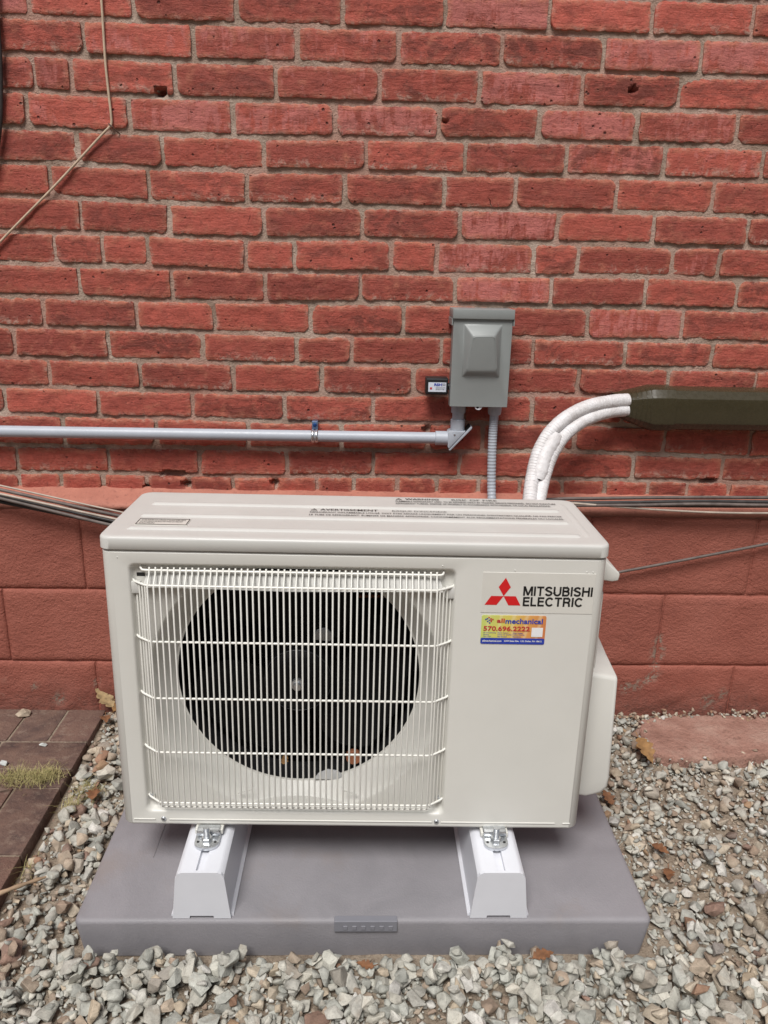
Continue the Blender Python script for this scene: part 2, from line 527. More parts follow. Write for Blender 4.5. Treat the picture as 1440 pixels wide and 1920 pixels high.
JOINTS = [[-0.2662, -0.061, 0.1457, 0.3593, 0.5659, 0.7772, 0.988, 1.1957], [-0.1642, 0.056, 0.2664, 0.4739, 0.685, 0.8956, 1.0988], [-0.2706, -0.1955, 0.0153, 0.2217, 0.4349, 0.644, 0.858, 1.0621], [-0.2927, -0.0841, 0.1315, 0.3435, 0.5613, 0.7725, 0.9808, 1.1952], [-0.1952, -0.0182, 0.1942, 0.4101, 0.6198, 0.8361, 1.0485, 1.2613], [-0.2588, -0.0528, 0.1549, 0.3654, 0.5783, 0.7327, 0.9506, 1.1643], [-0.2018, -0.0133, 0.1906, 0.4027, 0.6151, 0.8297, 1.0413, 1.251], [-0.2646, -0.1611, -0.0634, 0.1493, 0.2541, 0.4668, 0.5678, 0.7827, 0.8819, 1.0918, 1.198], [-0.218, -0.0159, 0.1895, 0.4007, 0.6109, 0.8272, 1.0396, 1.2487], [-0.3043, -0.0974, 0.0737, 0.2891, 0.4975, 0.7012, 0.9168, 1.1337], [-0.3755, -0.1668, 0.0456, 0.2572, 0.3829, 0.587, 0.797, 1.0082, 1.2124], [-0.3045, -0.1001, 0.1113, 0.3137, 0.5246, 0.7154, 0.9073, 1.1175, 1.3213], [-0.4128, -0.1999, 0.0148, 0.2283, 0.4323, 0.6449, 0.8047, 1.0207, 1.2225], [-0.2862, -0.0719, 0.1412, 0.3594, 0.5639, 0.6924, 0.9124, 1.1269, 1.3345], [-0.4004, -0.1881, 0.0237, 0.231, 0.4356, 0.6412, 0.8522, 1.0615, 1.2755], [-0.4018, -0.3053, -0.2061, -0.1031, -0.0036, 0.1015, 0.2032, 0.3012, 0.3893, 0.4942, 0.5891, 0.6897, 0.7905, 0.8926, 0.9976, 1.1024, 1.1978, 1.3]]
BX = np.linspace(-.45, 1.45, 20)
WX0, WX1 = -0.74, 1.74

def bed_z(k, x):
    z = Z0 - k * CH
    if 0 <= k <= 14:
        z += float(np.interp(x, BX, BEDS[k])) * 0.001
    return z

# places where mortar is missing or a brick corner is broken: x, z, radius, depth
PITS = [(-.0131, 1.2755, .0085, .03), (-.0185, 1.2760, .007, .022), (.9627, 1.3019, .006, .015), (.5747, 1.2333, .006, .012),
        (-.0424, .4615, .010, .02), (-.030, .4615, .009, .02), (-.055, .4615, .009, .02), (-.0186, .4615, .008, .018),
        (-.0086, .4363, .009, .02), (.2008, .4432, .009, .018), (1.2425, .4622, .008, .018), (1.255, .4622, .008, .018),
        (-.2053, .4203, .007, .018), (-.104, .4257, .007, .018), (.5597, .5783, .008, .018)]

def pit_depth(x, z):
    d = 0.0
    for px, pz, r, dep in PITS:
        q = math.hypot(x - px, (z - pz) * 1.25)
        if q < r * 1.4:
            d = max(d, dep * min(1.0, (1.4 - q / r) / 0.5))
    return d

wall = tag(empty('brick_wall', (0.45, WY, 0.42)), 'old red painted brick wall with grey lime mortar behind the outdoor unit', 'wall')
WO = Vector(wall.location)

def brick_mesh(xl, xr, ztl, ztr, zbl, zbr, seed):
    r = random.Random(seed)
    w, h = xr - xl, (ztl - zbl + ztr - zbr) / 2
    nx = max(5, round(w / 0.0056))
    nz = 8
    us = [0, .0028 / w] + [i / nx for i in range(1, nx)] + [1 - .0028 / w, 1]
    vs = [0, .0028 / h] + [i / nz for i in range(1, nz)] + [1 - .0028 / h, 1]
    cx, cz = (xl + xr) / 2, (ztl + zbl) / 2
    off = r.uniform(-0.0024, 0.0010)
    tx, tz = r.uniform(-0.0016, 0.0016), r.uniform(-0.0012, 0.0012)
    cor = [r.choice((.0015, .002, .002, .003, .004, .006, .012)) for _ in range(4)]
    s = seed * 3.17
    amp = r.uniform(.0014, .0034)
    verts, wear, smear = [], [], []
    smear_on = r.random() < 0.22
    for v in vs:
        for u in us:
            dl, dr = u * w, (1 - u) * w
            db, dt = v * h, (1 - v) * h
            x = xl + u * w
            zt = ztl + (ztr - ztl) * u
            zb = zbl + (zbr - zbl) * u
            def corner(d, c):
                return c * (1 - d / c) ** 2 if d < c else 0.0
            zt += amp * fbm(x * 70, s, 1.3, 4) - corner(dl, cor[0]) - corner(dr, cor[1])
            zb += amp * fbm(x * 70, s, 7.7, 4) + corner(dl, cor[2]) + corner(dr, cor[3])
            z = zb + (zt - zb) * v
            x += (amp * 0.9 * fbm(z * 45, s, 3.1)) * (1 - u) + (amp * 0.9 * fbm(z * 45, s, 9.4)) * u
            d = min(dl, dr, db, dt)
            y = off + tx * (u * 2 - 1) + tz * (v * 2 - 1)
            y += 0.0016 * fbm(x * 26 + s, z * 40, s) + 0.0007 * fbm(x * 90 + s, z * 110, s)
            if d < .0030:
                y += .0014 * (1 - d / .0030)
            # broken arrises
            ch = fbm(x * 55 + s, z * 55, s * 1.7)
            if d < .007 and ch > 0.34:
                y += .0016 * min(1.0, (ch - 0.34) * 4)
            y += pit_depth(x, z)
            verts.append((x - cx, y, z - cz))
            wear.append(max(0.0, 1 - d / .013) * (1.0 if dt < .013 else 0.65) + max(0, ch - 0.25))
            smear.append((max(0.0, 1 - db / .022) if smear_on else 0.0) + (0.8 * max(0, 1 - d / .0075)))
    nu, nv = len(us), len(vs)
    faces = [(j * nu + i, j * nu + i + 1, (j + 1) * nu + i + 1, (j + 1) * nu + i) for j in range(nv - 1) for i in range(nu - 1)]
    ring = [i for i in range(nu)] + [j * nu + nu - 1 for j in range(1, nv)] + [(nv - 1) * nu + i for i in range(nu - 2, -1, -1)] + [j * nu for j in range(nv - 2, 0, -1)]
    b0 = len(verts)
    for i in ring:
        x, y, z = verts[i]
        verts.append((x, 0.032, z))
        wear.append(0)
        smear.append(0.5)
    n = len(ring)
    for k in range(n):
        a, b = ring[k], ring[(k + 1) % n]
        faces.append((b, a, b0 + k, b0 + (k + 1) % n))
    me = pydata(verts, faces)
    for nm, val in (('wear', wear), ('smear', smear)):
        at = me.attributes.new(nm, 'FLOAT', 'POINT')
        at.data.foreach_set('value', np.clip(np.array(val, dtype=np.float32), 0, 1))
    me.materials.append(BRICK)
    me.shade_smooth()
    me.set_sharp_from_angle(angle=math.radians(48))
    return me, cx, cz

# bricks whose paint is plainly chalkier or darker than their neighbours': (course, place in course): chalking, darkening
LOOKS = {(1, 5): (1, .45), (1, 6): (.95, .2), (2, 5): (1, .35), (2, 4): (.35, .95), (2, 6): (.4, .9), (3, 1): (.95, .2), (3, 2): (.9, .3), (3, 3): (.9, .4), (3, 5): (.9, .2), (3, 6): (.85, .3),
         (0, 2): (.4, .9), (0, 3): (.3, .8), (0, 5): (.6, .2), (1, 2): (.75, .8), (1, 3): (.6, .9), (1, 4): (.45, 1), (7, 6): (.9, .1), (7, 9): (.75, .1), (8, 4): (.9, .1), (9, 6): (.8, .1), (6, 4): (.85, .1), (1, 0): (.75, .15),
         (4, 5): (.7, .9), (4, 6): (.6, .1), (9, 3): (.1, .9), (9, 7): (.3, .7), (2, 3): (.65, .05), (2, 2): (.4, .7), (5, 6): (.5, .6), (0, 1): (.2, .5), (10, 3): (.1, .3), (12, 2): (.0, .8)}
seed = 0
for i in range(-4, 16):
    if 0 <= i < 16:
        js = list(JOINTS[i])
    else:
        js = [(-0.06 if i % 2 else 0.045) + 0.2115 * k for k in range(5)]
    step = 0.1015 if i == 15 else 0.2115
    while js[0] > WX0:
        js.insert(0, js[0] - step)
    while js[-1] < WX1:
        js.append(js[-1] + step)
    js[0], js[-1] = WX0, WX1
    for a, b in zip(js[:-1], js[1:]):
        if b - a < 0.03:
            continue
        seed += 1
        r = random.Random(seed * 13 + 5)
        hj = r.uniform(.0038, .0060)
        bj = r.uniform(.0047, .0067)
        bt = r.uniform(.0047, .0067)
        xl, xr = a + hj, b - hj
        me, cx, cz = brick_mesh(xl, xr, bed_z(i - 1, xl) - bt, bed_z(i - 1, xr) - bt, bed_z(i, xl) + bj, bed_z(i, xr) + bj, seed)
        o = obj('brick', me, None, wall, (cx - WO.x, 0, cz - WO.z))
        up = min(1.0, max(0.0, (7.5 - i) / 7.5))
        rr = r.random()
        faded = min(1.0, max(0.0, 0.08 + 0.55 * up * r.random() + (0.5 * up if rr < 0.40 else 0)))
        dark = max(0.0, r.random() * 1.2 - 0.25)
        tint = .75 * r.random() + .25 * up
        key = (i, next((k for k, q in enumerate(JOINTS[i]) if abs(q - a) < 1e-6), None)) if 0 <= i < 16 else None
        if key in LOOKS:
            faded, dark = LOOKS[key]
        o.color = (faded, dark, tint, 1)

# mortar: one lumpy sheet between the bricks
nx, nz = 280, 158
xs = np.linspace(WX0, WX1, nx)
zs = np.linspace(0.385, Z0 + 5 * CH, nz)
verts = []
for z in zs:
    for x in xs:
        y = 0.0042 + 0.0018 * fbm(x * 9, z * 14, 2.2) + 0.0016 * fbm(x * 60, z * 60, 5.2) + pit_depth(x, z)
        verts.append((x - WO.x, max(0.0027, y), z - WO.z))
faces = [(j * nx + i, j * nx + i + 1, (j + 1) * nx + i + 1, (j + 1) * nx + i) for j in range(nz - 1) for i in range(nx - 1)]
obj('mortar', pydata(verts, faces), MORTAR, wall, smooth=180)

# the rest of the wall, outside the picture: plain brickwork round the built patch
def make_far_brick():
    m = NT('brickwork_beyond')
    t = m.n('ShaderNodeTexBrick')
    mp = m.n('ShaderNodeMapping')
    mp.inputs['Rotation'].default_value = (math.radians(90), 0, 0)
    m.l(m.pos(), mp.inputs['Vector'])
    m.l(mp.outputs[0], t.inputs['Vector'])
    t.inputs['Color1'].default_value = (0.22, 0.047, 0.033, 1)
    t.inputs['Color2'].default_value = (0.30, 0.075, 0.055, 1)
    t.inputs['Mortar'].default_value = (0.30, 0.22, 0.165, 1)
    t.inputs['Scale'].default_value = 1.0
    t.inputs['Brick Width'].default_value = 0.2115
    t.inputs['Row Height'].default_value = CH
    t.inputs['Mortar Size'].default_value = 0.005
    m.color(t.outputs['Color']).rough(0.85)
    m.bump(t.outputs['Fac'], -0.6, 0.004)
    return m.mat
FARBRICK = make_far_brick()
bm = bmesh.new()
ZT = Z0 + 5 * CH
box_bm(-5 - WO.x, WX0 - WO.x, 0.0, 0.25, 0.38 - WO.z, 3.6 - WO.z, bm=bm)
box_bm(WX1 - WO.x, 6 - WO.x, 0.0, 0.25, 0.38 - WO.z, 3.6 - WO.z, bm=bm)
box_bm(WX0 - WO.x, WX1 - WO.x, 0.0, 0.25, ZT - WO.z, 3.6 - WO.z, bm=bm)
box_bm(WX0 - WO.x, WX1 - WO.x, 0.034, 0.25, 0.38 - WO.z, ZT - WO.z, bm=bm)
obj('brickwork', bm, FARBRICK, wall)

# ------------------------------------------------------------------ unseen house added behind the camera to block low skylight
house = tag(empty('neighbouring_house', (.5, -6.2, -.165)), 'unseen grey sided house added to block low light, facing the brick wall', 'house')
SIDING = plain('grey_siding', (0.24, 0.24, 0.235), 0.7, var=0.08)
obj('wall', box_bm(-6, 6, -5, 0, 0, 3.6), SIDING, house)
plank = pydata([(-6, -.002, .0), (6, -.002, .0), (6, -.022, .012), (-6, -.022, .012), (-6, -.004, .198), (6, -.004, .198)], [(0, 1, 2, 3)[::-1], (3, 2, 5, 4)[::-1]])
plank.transform(Matrix.Rotation(math.pi, 4, 'Z'))
plank.materials.append(SIDING)
for k in range(17):
    obj('siding_board', plank, None, house, (0, 0, .15 + .2 * k))
for x in (-3.4, -.2, 3.0):
    fr = obj('window', box_bm(x - .55, x + .55, .0, .05, 1.5, 2.9, bevel=.008), WHITEPVC, house)
    for s in (0, 1):
        obj('pane', box_bm(x - .47, x + .47, .045, .056, 1.58 + .64 * s, 2.16 + .64 * s), plain('window_glass', (.03, .035, .04), .08), fr)
obj('roof', prism([(-5.4, 3.55), (.35, 3.55), (.35, 3.68), (-2.5, 5.0), (-5.4, 3.7)], -6.2, 6.2, plane='YZ'), plain('dark_shingle', (.06, .058, .055), .9, var=.3), house)

# ------------------------------------------------------------------ foundation of painted concrete blocks
FY = 0.6115
found = tag(empty('foundation_wall', (0.45, FY, -0.16)), 'red painted concrete block foundation below the brick wall', 'wall')
FO = Vector(found.location)
BARE = [(1.1584, .0615, .016), (1.16, .035, .022), (1.16, .0167, .022), (1.1613, -.012, .016), (1.1613, -.0362, .018), (1.15, -.05, .02), (1.0931, -.0751, .024), (1.1198, -.0672, .02),
        (-.3497, -.1164, .026), (-.4053, -.0788, .015), (-.25, -.07, .012), (1.31, -.115, .03), (1.345, -.09, .02), (.98, -.09, .03)]

def block_mesh(xl, xr, z0, z1, seed):
    w, h = xr - xl, z1 - z0
    nx, nz = max(4, round(w / 0.011)), max(4, round(h / 0.011))
    us = [0, .004 / w] + [i / nx for i in range(1, nx)] + [1 - .004 / w, 1]
    vs = [0, .004 / h] + [i / nz for i in range(1, nz)] + [1 - .004 / h, 1]
    cx = (xl + xr) / 2
    cz = (z0 + z1) / 2
    s = seed * 5.3
    off = random.Random(seed).uniform(-.001, .001)
    verts, bare, grime = [], [], []
    for v in vs:
        for u in us:
            x = xl + u * w + 0.0012 * fbm(v * 9, s, 0.3)
            z = z0 + v * h + 0.0012 * fbm(u * 14, s, 2.3)
            d = min(u * w, (1 - u) * w, v * h, (1 - v) * h)
            low = max(0.0, min(1.0, (-.03 - z) / .09))
            y = off + (0.0014 + .0035 * low) * fbm(x * 24, z * 32, s) + (0.0007 + .0012 * low) * fbm(x * 85, z * 110, s)
            if d < .009:
                y += .0045 * (1 - d / .009) ** 1.5
            b = 0.0
            for bx, bz, br in BARE:
                q = math.hypot(x - bx, z - bz) / (br * .62)
                if q < 1.3:
                    b = max(b, min(1, (1.3 - q) / .5))
            y += .003 * b * (0.6 + 0.6 * fbm(x * 60, z * 60, 4))
            verts.append((x - cx, y, z - cz))
            bare.append(b)
            grime.append(max(0, min(1, (-.045 - z + .03 * fbm(x * 9, z * 9, 3)) / .085)))
    nu, nv = len(us), len(vs)
    faces = [(j * nu + i, j * nu + i + 1, (j + 1) * nu + i + 1, (j + 1) * nu + i) for j in range(nv - 1) for i in range(nu - 1)]
    ring = [i for i in range(nu)] + [j * nu + nu - 1 for j in range(1, nv)] + [(nv - 1) * nu + i for i in range(nu - 2, -1, -1)] + [j * nu for j in range(nv - 2, 0, -1)]
    b0 = len(verts)
    for i in ring:
        x, y, z = verts[i]
        verts.append((x, 0.03, z))
        bare.append(0)
        grime.append(0)
    n = len(ring)
    for k in range(n):
        faces.append((ring[(k + 1) % n], ring[k], b0 + k, b0 + (k + 1) % n))
    me = pydata(verts, faces)
    for nm, val in (('bare', bare), ('grime', grime)):
        at = me.attributes.new(nm, 'FLOAT', 'POINT')
        at.data.foreach_set('value', np.array(val, dtype=np.float32))
    me.materials.append(BLOCK)
    me.shade_smooth()
    me.set_sharp_from_angle(angle=math.radians(60))
    return me, cx, cz

for ci, (z0, z1, j0) in enumerate(((.1845, .392, -.252), (-.0095, .1815, -.4544), (-.205, -.0125, -.2495))):
    j = [j0 + .4035 * k for k in range(-2, 6)]
    for a, b in zip(j[:-1], j[1:]):
        seed += 1
        me, cx, cz = block_mesh(a + .0012, b - .0012, z0, z1, seed)
        obj('block', me, None, found, (cx - FO.x, 0, cz - FO.z))
# joints behind the blocks and the plain stretches beyond the picture
bm = box_bm(-5 - FO.x, 6 - FO.x, .0052, .3, -.3 - FO.z, .39 - FO.z)
obj('joint_mortar', bm, BLOCK, found)
# sloping cap between block and brick
prof = [(.012, .374), (.001, .384), (-.004, .391), (-.0035, .398), (.003, .4035), (.018, .4105), (.036, .419), (.0555, .4275)]
nx = 260
xs = np.linspace(-1.0, 2.0, nx)
verts, grime = [], []
for x in xs:
    for k, (y, z) in enumerate(prof):
        a = .0016 if 0 < k < len(prof) - 1 else 0.0025
        rough = 2.2 if k <= 2 else 1.0
        verts.append((x - FO.x, y + a * rough * fbm(x * 22, k * .7, 1.0) + a * .6 * fbm(x * 90, k * 1.7, 4.0), z - FO.z + a * fbm(x * 16, k * .6, 8.0)))
        grime.append(0.8 if k <= 1 else (0.35 if k == 2 else 0.0))  # shadow under the lip of the cap, painted in as a dark tone
np_ = len(prof)
faces = [(i * np_ + k, (i + 1) * np_ + k, (i + 1) * np_ + k + 1, i * np_ + k + 1) for i in range(nx - 1) for k in range(np_ - 1)]
me = pydata(verts, faces)
at = me.attributes.new('grime', 'FLOAT', 'POINT')
at.data.foreach_set('value', np.array(grime, dtype=np.float32))
def make_cap_mat():
    m = NT('painted_mortar_cap')
    p = m.pos()
    n1 = m.noise(p, 12, 6, 0.65)
    n2 = m.noise(p, 110, 4, 0.65)
    c = m.ramp(n1, [(0.3, (0.34, 0.125, 0.088)), (0.7, (0.46, 0.185, 0.130))])
    c = m.mix(m.ramp(n2, [(0.3, 0.5), (0.45, 0.0)]), c, (0.17, 0.06, 0.045))
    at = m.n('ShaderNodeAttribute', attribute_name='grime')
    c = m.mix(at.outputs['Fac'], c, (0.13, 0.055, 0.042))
    m.color(c).rough(0.75)
    m.bump(m.math('ADD', n1, m.math('MULTIPLY', n2, .5)), 0.7, 0.004)
    return m.mat
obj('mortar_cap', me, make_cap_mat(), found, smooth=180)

# ------------------------------------------------------------------ ground, pavers, slab, gravel
def soil_z(x, y):
    t = max(0.0, min(1.0, (y - .25) / .35))
    f = max(0.0, min(1.0, (.12 - y) / .2))
    return -.172 - .014 * f + .016 * t * t + .0045 * fbm(x * 7, y * 7, .5) + .0022 * fbm(x * 34, y * 34, 3.5)

gx = np.concatenate([[-80, -25, -8, -3, -1.4], np.linspace(-.9, 1.9, 230), [2.6, 5, 12, 30, 80]])
gy = np.concatenate([[-80, -25, -8, -3, -1.3], np.linspace(-.75, .66, 120), [2, 8, 25, 80]])
verts = [(x, y, soil_z(x, y)) if (-1 < x < 2 and -.8 < y < .7) else (x, y, -.165) for y in gy for x in gx]
nx = len(gx)
faces = [(j * nx + i, j * nx + i + 1, (j + 1) * nx + i + 1, (j + 1) * nx + i) for j in range(len(gy) - 1) for i in range(nx - 1)]
ground = obj('ground', pydata(verts, faces), SOIL, smooth=180)
ground['kind'] = 'structure'

pavement = empty('pavement', (-.5, .3, -.142))
pavement['kind'] = 'structure'
PX = -.231
rows = [(.604, .469, .0955), (.465, .365, .2), (.361, .297, .2), (.293, .097, .0985), (.093, -.10, .0985), (-.104, -.30, .0985), (-.304, -.50, .0985)]
for ri, (y1, y0, w) in enumerate(rows):
    x = PX
    k = 0
    while x > -.95:
        x0 = x - w + .0045
        if ri in (2,) and k == 0:
            x0 = x - .30
        bm = box_bm(x0, x, y0, y1, -.04, 0.0 + random.uniform(-.0012, .0012), bevel=.0035, seg=2)
        for vv in bm.verts:
            vv.co.z += .0010 * fbm(vv.co.x * 40, vv.co.y * 40, 2) if vv.co.z > -.01 else 0
        c = ((x0 + x) / 2, (y0 + y1) / 2)
        for vv in bm.verts:
            vv.co.x -= c[0]
            vv.co.y -= c[1]
        obj('paver', bm, PAVER, pavement, (c[0] + .5, c[1] - .3, 0), smooth=40)
        x = x0 - .0045
        k += 1
bm = box_bm(-.95, PX - .003, -.5, .604, -.177, -.1455)
sand = obj('joint_sand', bm, SOIL, pavement)
sand.location = (.5, -.3, .142)

def make_slab_mat():
    m = NT('salmon_slab')
    p = m.pos()
    n1 = m.noise(p, 13, 6, 0.7)
    n2 = m.noise(p, 95, 6, 0.75)
    c = m.ramp(n1, [(0.3, (0.33, 0.165, 0.122)), (0.5, (0.45, 0.245, 0.19)), (0.72, (0.54, 0.345, 0.275))])
    c = m.mix(m.ramp(n2, [(0.30, 0.6), (0.46, 0.0)]), c, (0.14, 0.08, 0.055))
    c = m.mix(m.ramp(n2, [(0.66, 0.0), (0.8, 0.6)]), c, (0.5, 0.38, 0.3))
    m.color(c).rough(0.9)
    m.bump(m.math('ADD', n1, m.math('MULTIPLY', n2, 1.4)), 1.0, 0.008)
    return m.mat
SLABP = [(1.115, .572), (1.19, .590), (1.30, .596), (1.42, .598), (1.52, .594), (1.515, .50), (1.49, .425), (1.36, .424), (1.235, .412), (1.150, .408), (1.098, .432), (1.105, .50)]
def in_poly(x, y, P):
    c = False
    for i in range(len(P)):
        (x1, y1), (x2, y2) = P[i], P[i - 1]
        if (y1 > y) != (y2 > y) and x < (x2 - x1) * (y - y1) / (y2 - y1) + x1:
            c = not c
    return c
# polar patch: rings from the outline to the middle, outline broken and top uneven
out = []
for i in range(len(SLABP)):
    a, b = Vector(SLABP[i]), Vector(SLABP[(i + 1) % len(SLABP)])
    for k in range(12):
        p = a.lerp(b, k / 12)
        out.append((p.x + .006 * fbm(p.x * 25, p.y * 25, 1), p.y + .006 * fbm(p.x * 25, p.y * 25, 5)))
mx, my = 1.30, .492
verts, faces = [], []
rings = [(1.012, -.178), (1.0, -.1530), (.985, -.1450)] + [(s, -.141) for s in (.95, .9, .82, .74, .66, .58, .5, .42, .34, .26, .18, .1, .03)]
for s, z in rings:
    for (x, y) in out:
        X, Y = mx + (x - mx) * s, my + (y - my) * s
        verts.append((X - mx, Y - my, z + .16 + (.0050 * fbm(X * 11, Y * 11, 2) + .0006 * fbm(X * 40, Y * 40, 7) if z > -.16 else 0)))
n = len(out)
for i in range(len(rings) - 1):
    for k in range(n):
        faces.append((i * n + (k + 1) % n, i * n + k, (i + 1) * n + k, (i + 1) * n + (k + 1) % n))
faces.append(tuple((len(rings) - 1) * n + k for k in range(n)))
slab = obj('stone_slab', pydata(verts, faces), make_slab_mat(), None, (mx, my, -.16), smooth=60)
bmf = bmesh.new(); bmf.from_mesh(slab.data); bmesh.ops.recalc_face_normals(bmf, faces=bmf.faces); bmf.to_mesh(slab.data); bmf.free()
tag(slab, 'flat salmon coloured stone slab lying against the foundation at the right', 'slab')

# gravel -------------------------------------------------------------
PAD_X0, PAD_X1, PAD_Y0, PAD_Y1, PAD_Z = -.060, .912, -.100, .385, -.105
protos = []
for k in range(60):
    bm = bmesh.new()
    r = random.Random(900 + k)
    asp = (1.0, r.uniform(.62, .92), r.uniform(.38, .72))
    npt = r.randint(9, 19)
    for _ in range(npt):
        d = Vector((r.gauss(0, 1), r.gauss(0, 1), r.gauss(0, 1))).normalized()
        mx_ = max(abs(d.x), abs(d.y), abs(d.z))
        d = d.lerp(d / mx_ * .82, .55) * r.uniform(.86, 1.06)
        bm.verts.new((d.x * asp[0] * .5, d.y * asp[1] * .5, d.z * asp[2] * .5))
    res = bmesh.ops.convex_hull(bm, input=bm.verts)
    kill = [g for g in res['geom_interior'] if isinstance(g, bmesh.types.BMVert)]
    bmesh.ops.delete(bm, geom=kill, context='VERTS')
    loose = [vv for vv in bm.verts if not vv.link_faces]
    bmesh.ops.delete(bm, geom=loose, context='VERTS')
    bmesh.ops.bevel(bm, geom=list(bm.edges), offset=r.uniform(.016, .030), segments=1, affect='EDGES', clamp_overlap=True)
    bmesh.ops.triangulate(bm, faces=bm.faces)
    bmesh.ops.recalc_face_normals(bm, faces=bm.faces)
    bm.verts.ensure_lookup_table()
    V = np.array([vv.co[:] for vv in bm.verts])
    F = np.array([[vv.index for vv in f.verts] for f in bm.faces])
    protos.append((V, F))
    bm.free()

HX0, HX1, HY0, HY1, HR = -.95, 1.95, -.80, .64, .004
hw, hh = int((HX1 - HX0) / HR), int((HY1 - HY0) / HR)
H = np.zeros((hh, hw))
for j in range(0, hh, 3):
    for i in range(0, hw, 3):
        H[j:j + 3, i:i + 3] = soil_z(HX0 + i * HR, HY0 + j * HR)
GREY = [(.40, .385, .335), (.45, .44, .385), (.37, .37, .33), (.49, .47, .41), (.33, .33, .295), (.42, .405, .36), (.43, .43, .385)]
TAN = [(.40, .325, .25), (.35, .275, .21), (.45, .385, .30), (.30, .225, .17), (.48, .40, .30), (.38, .335, .28)]
RUST = [(.28, .165, .11), (.34, .225, .14), (.25, .165, .13), (.31, .20, .155)]
LIGHT = [(.52, .505, .455), (.49, .465, .40), (.55, .53, .49)]

stones = []
def lay(x, y, size, cols, r):
    if PAD_X0 - .012 - size * .25 < x < PAD_X1 + .012 + size * .25 and PAD_Y0 - .010 - size * .28 < y < PAD_Y1 + .01 + size * .25:
        return
    if x < PX + .004 + size * .3 and y > -.62:
        return
    if y > FY - .008 - size * .3:
        return
    if in_poly(x, y, SLABP):
        return
    V, F = protos[r.randrange(60)]
    rot = (Matrix.Rotation(r.uniform(0, 6.283), 3, 'Z') @ Matrix.Rotation(r.gauss(0, .42), 3, 'X') @ Matrix.Rotation(r.gauss(0, .42), 3, 'Y'))
    W = (V * size) @ np.array(rot).T
    lo, hi = W.min(0), W.max(0)
    ci, cj = int((x - HX0) / HR), int((y - HY0) / HR)
    ri, rj = max(1, int((hi[0] - lo[0]) * .36 / HR)), max(1, int((hi[1] - lo[1]) * .36 / HR))
    if ci - ri < 0 or cj - rj < 0 or ci + ri >= hw or cj + rj >= hh:
        return
    win = H[cj - rj:cj + rj + 1, ci - ri:ci + ri + 1]
    base = np.percentile(win, 62)
    hgt = hi[2] - lo[2]
    z = base - lo[2] - hgt * .22
    jj, ii = np.mgrid[-rj:rj + 1, -ri:ri + 1]
    dome = 1 - ((ii / (ri + .5)) ** 2 + (jj / (rj + .5)) ** 2)
    top = np.where(dome > 0, z + lo[2] + hgt * (.55 + .4 * np.sqrt(np.clip(dome, 0, 1))), -9)
    np.maximum(win, top, out=win)
    c = np.array(r.choice(cols)) * r.uniform(.82, 1.14)
    stones.append((x, y, z, size, W, F, c))

def zone(x, y):
    """which mix of stone lies here: share of coverage, mean size, palette weights"""
    patch = fbm(x * 4.5, y * 4.5, 6.0)
    if x < PAD_X0 - .005 and y > -.16:                       # strip between pavers and pad
        near = max(0, min(1, (x - PX) / .14))
        return (.80 + .25 * near + .25 * patch, .0200 + .006 * near, (.32 + .42 * near, .44 - .22 * near, .16 - .15 * near, .08))
    if x > PAD_X1:                                           # worn ground on the right
        near = max(0, min(1, 1 - (x - PAD_X1) / .12))
        front = max(0, min(1, (.0 - y) / .2))
        return (.95 + .25 * near + .2 * front + .35 * patch, .0185 + .008 * front, (.44 + .25 * near, .38 - .24 * near, .02, .16))
    front = max(0, min(1, (y + .22) / .1))
    return (.92 + .35 * front + .35 * patch, .0262, (.74, .15, .01, .10))

r = random.Random(31)
def scatter(n, fac, x0, x1, y0, y1, lift=1.0):
    for _ in range(n):
        x, y = r.uniform(x0, x1), r.uniform(y0, y1)
        cov, size, wts = zone(x, y)
        if r.random() > cov * lift:
            continue
        s = size * fac * math.exp(r.gauss(0, .38))
        s = max(.005, min(.046, s))
        pal = r.choices((GREY, TAN, RUST, LIGHT), wts)[0]
        lay(x, y, s, pal, r)
VX0, VX1, VY0 = -.45, 1.58, -.42
scatter(17000, .38, VX0, VX1, VY0, FY)
scatter(8800, .70, VX0, VX1, VY0, FY)
scatter(4600, 1.12, VX0, VX1, VY0, FY)
# a denser bank heaped along the front of the pad
for _ in range(330):
    x, y = r.uniform(-.10, .96), -.106 - abs(r.gauss(0, .045))
    lay(x, y, max(.014, min(.044, .0270 * math.exp(r.gauss(0, .26)))), r.choices((GREY, TAN, RUST, LIGHT), (.77, .14, .01, .08))[0], r)
# single stones that stand out in the picture
for x, y, s, c in ((.352, -.113, .050, (.34, .28, .22)), (.262, -.112, .036, (.44, .43, .37)), (.385, -.155, .048, (.30, .275, .235)), (.10, -.150, .042, (.30, .275, .24)),
                   (.09, -.175, .040, (.27, .24, .205)), (.62, -.116, .034, (.36, .25, .17)), (.93, -.10, .034, (.33, .235, .18)), (.955, -.20, .038, (.27, .165, .11)),
                   (1.02, -.12, .040, (.29, .26, .235)), (1.06, -.16, .040, (.33, .265, .19)), (1.10, .10, .036, (.36, .365, .34)), (1.16, .02, .034, (.30, .27, .25)),
                   (-.16, -.02, .034, (.42, .42, .37)), (.345, -.232, .060, (.26, .165, .125)), (1.18, .17, .034, (.16, .12, .10)), (-.155, .12, .036, (.28, .20, .16)),
                   (.86, -.118, .036, (.38, .31, .25)), (.80, -.112, .034, (.33, .30, .26)), (-.13, -.08, .036, (.40, .40, .35)), (1.20, -.05, .036, (.29, .235, .175))):
    lay(x, y, s, [c], r)

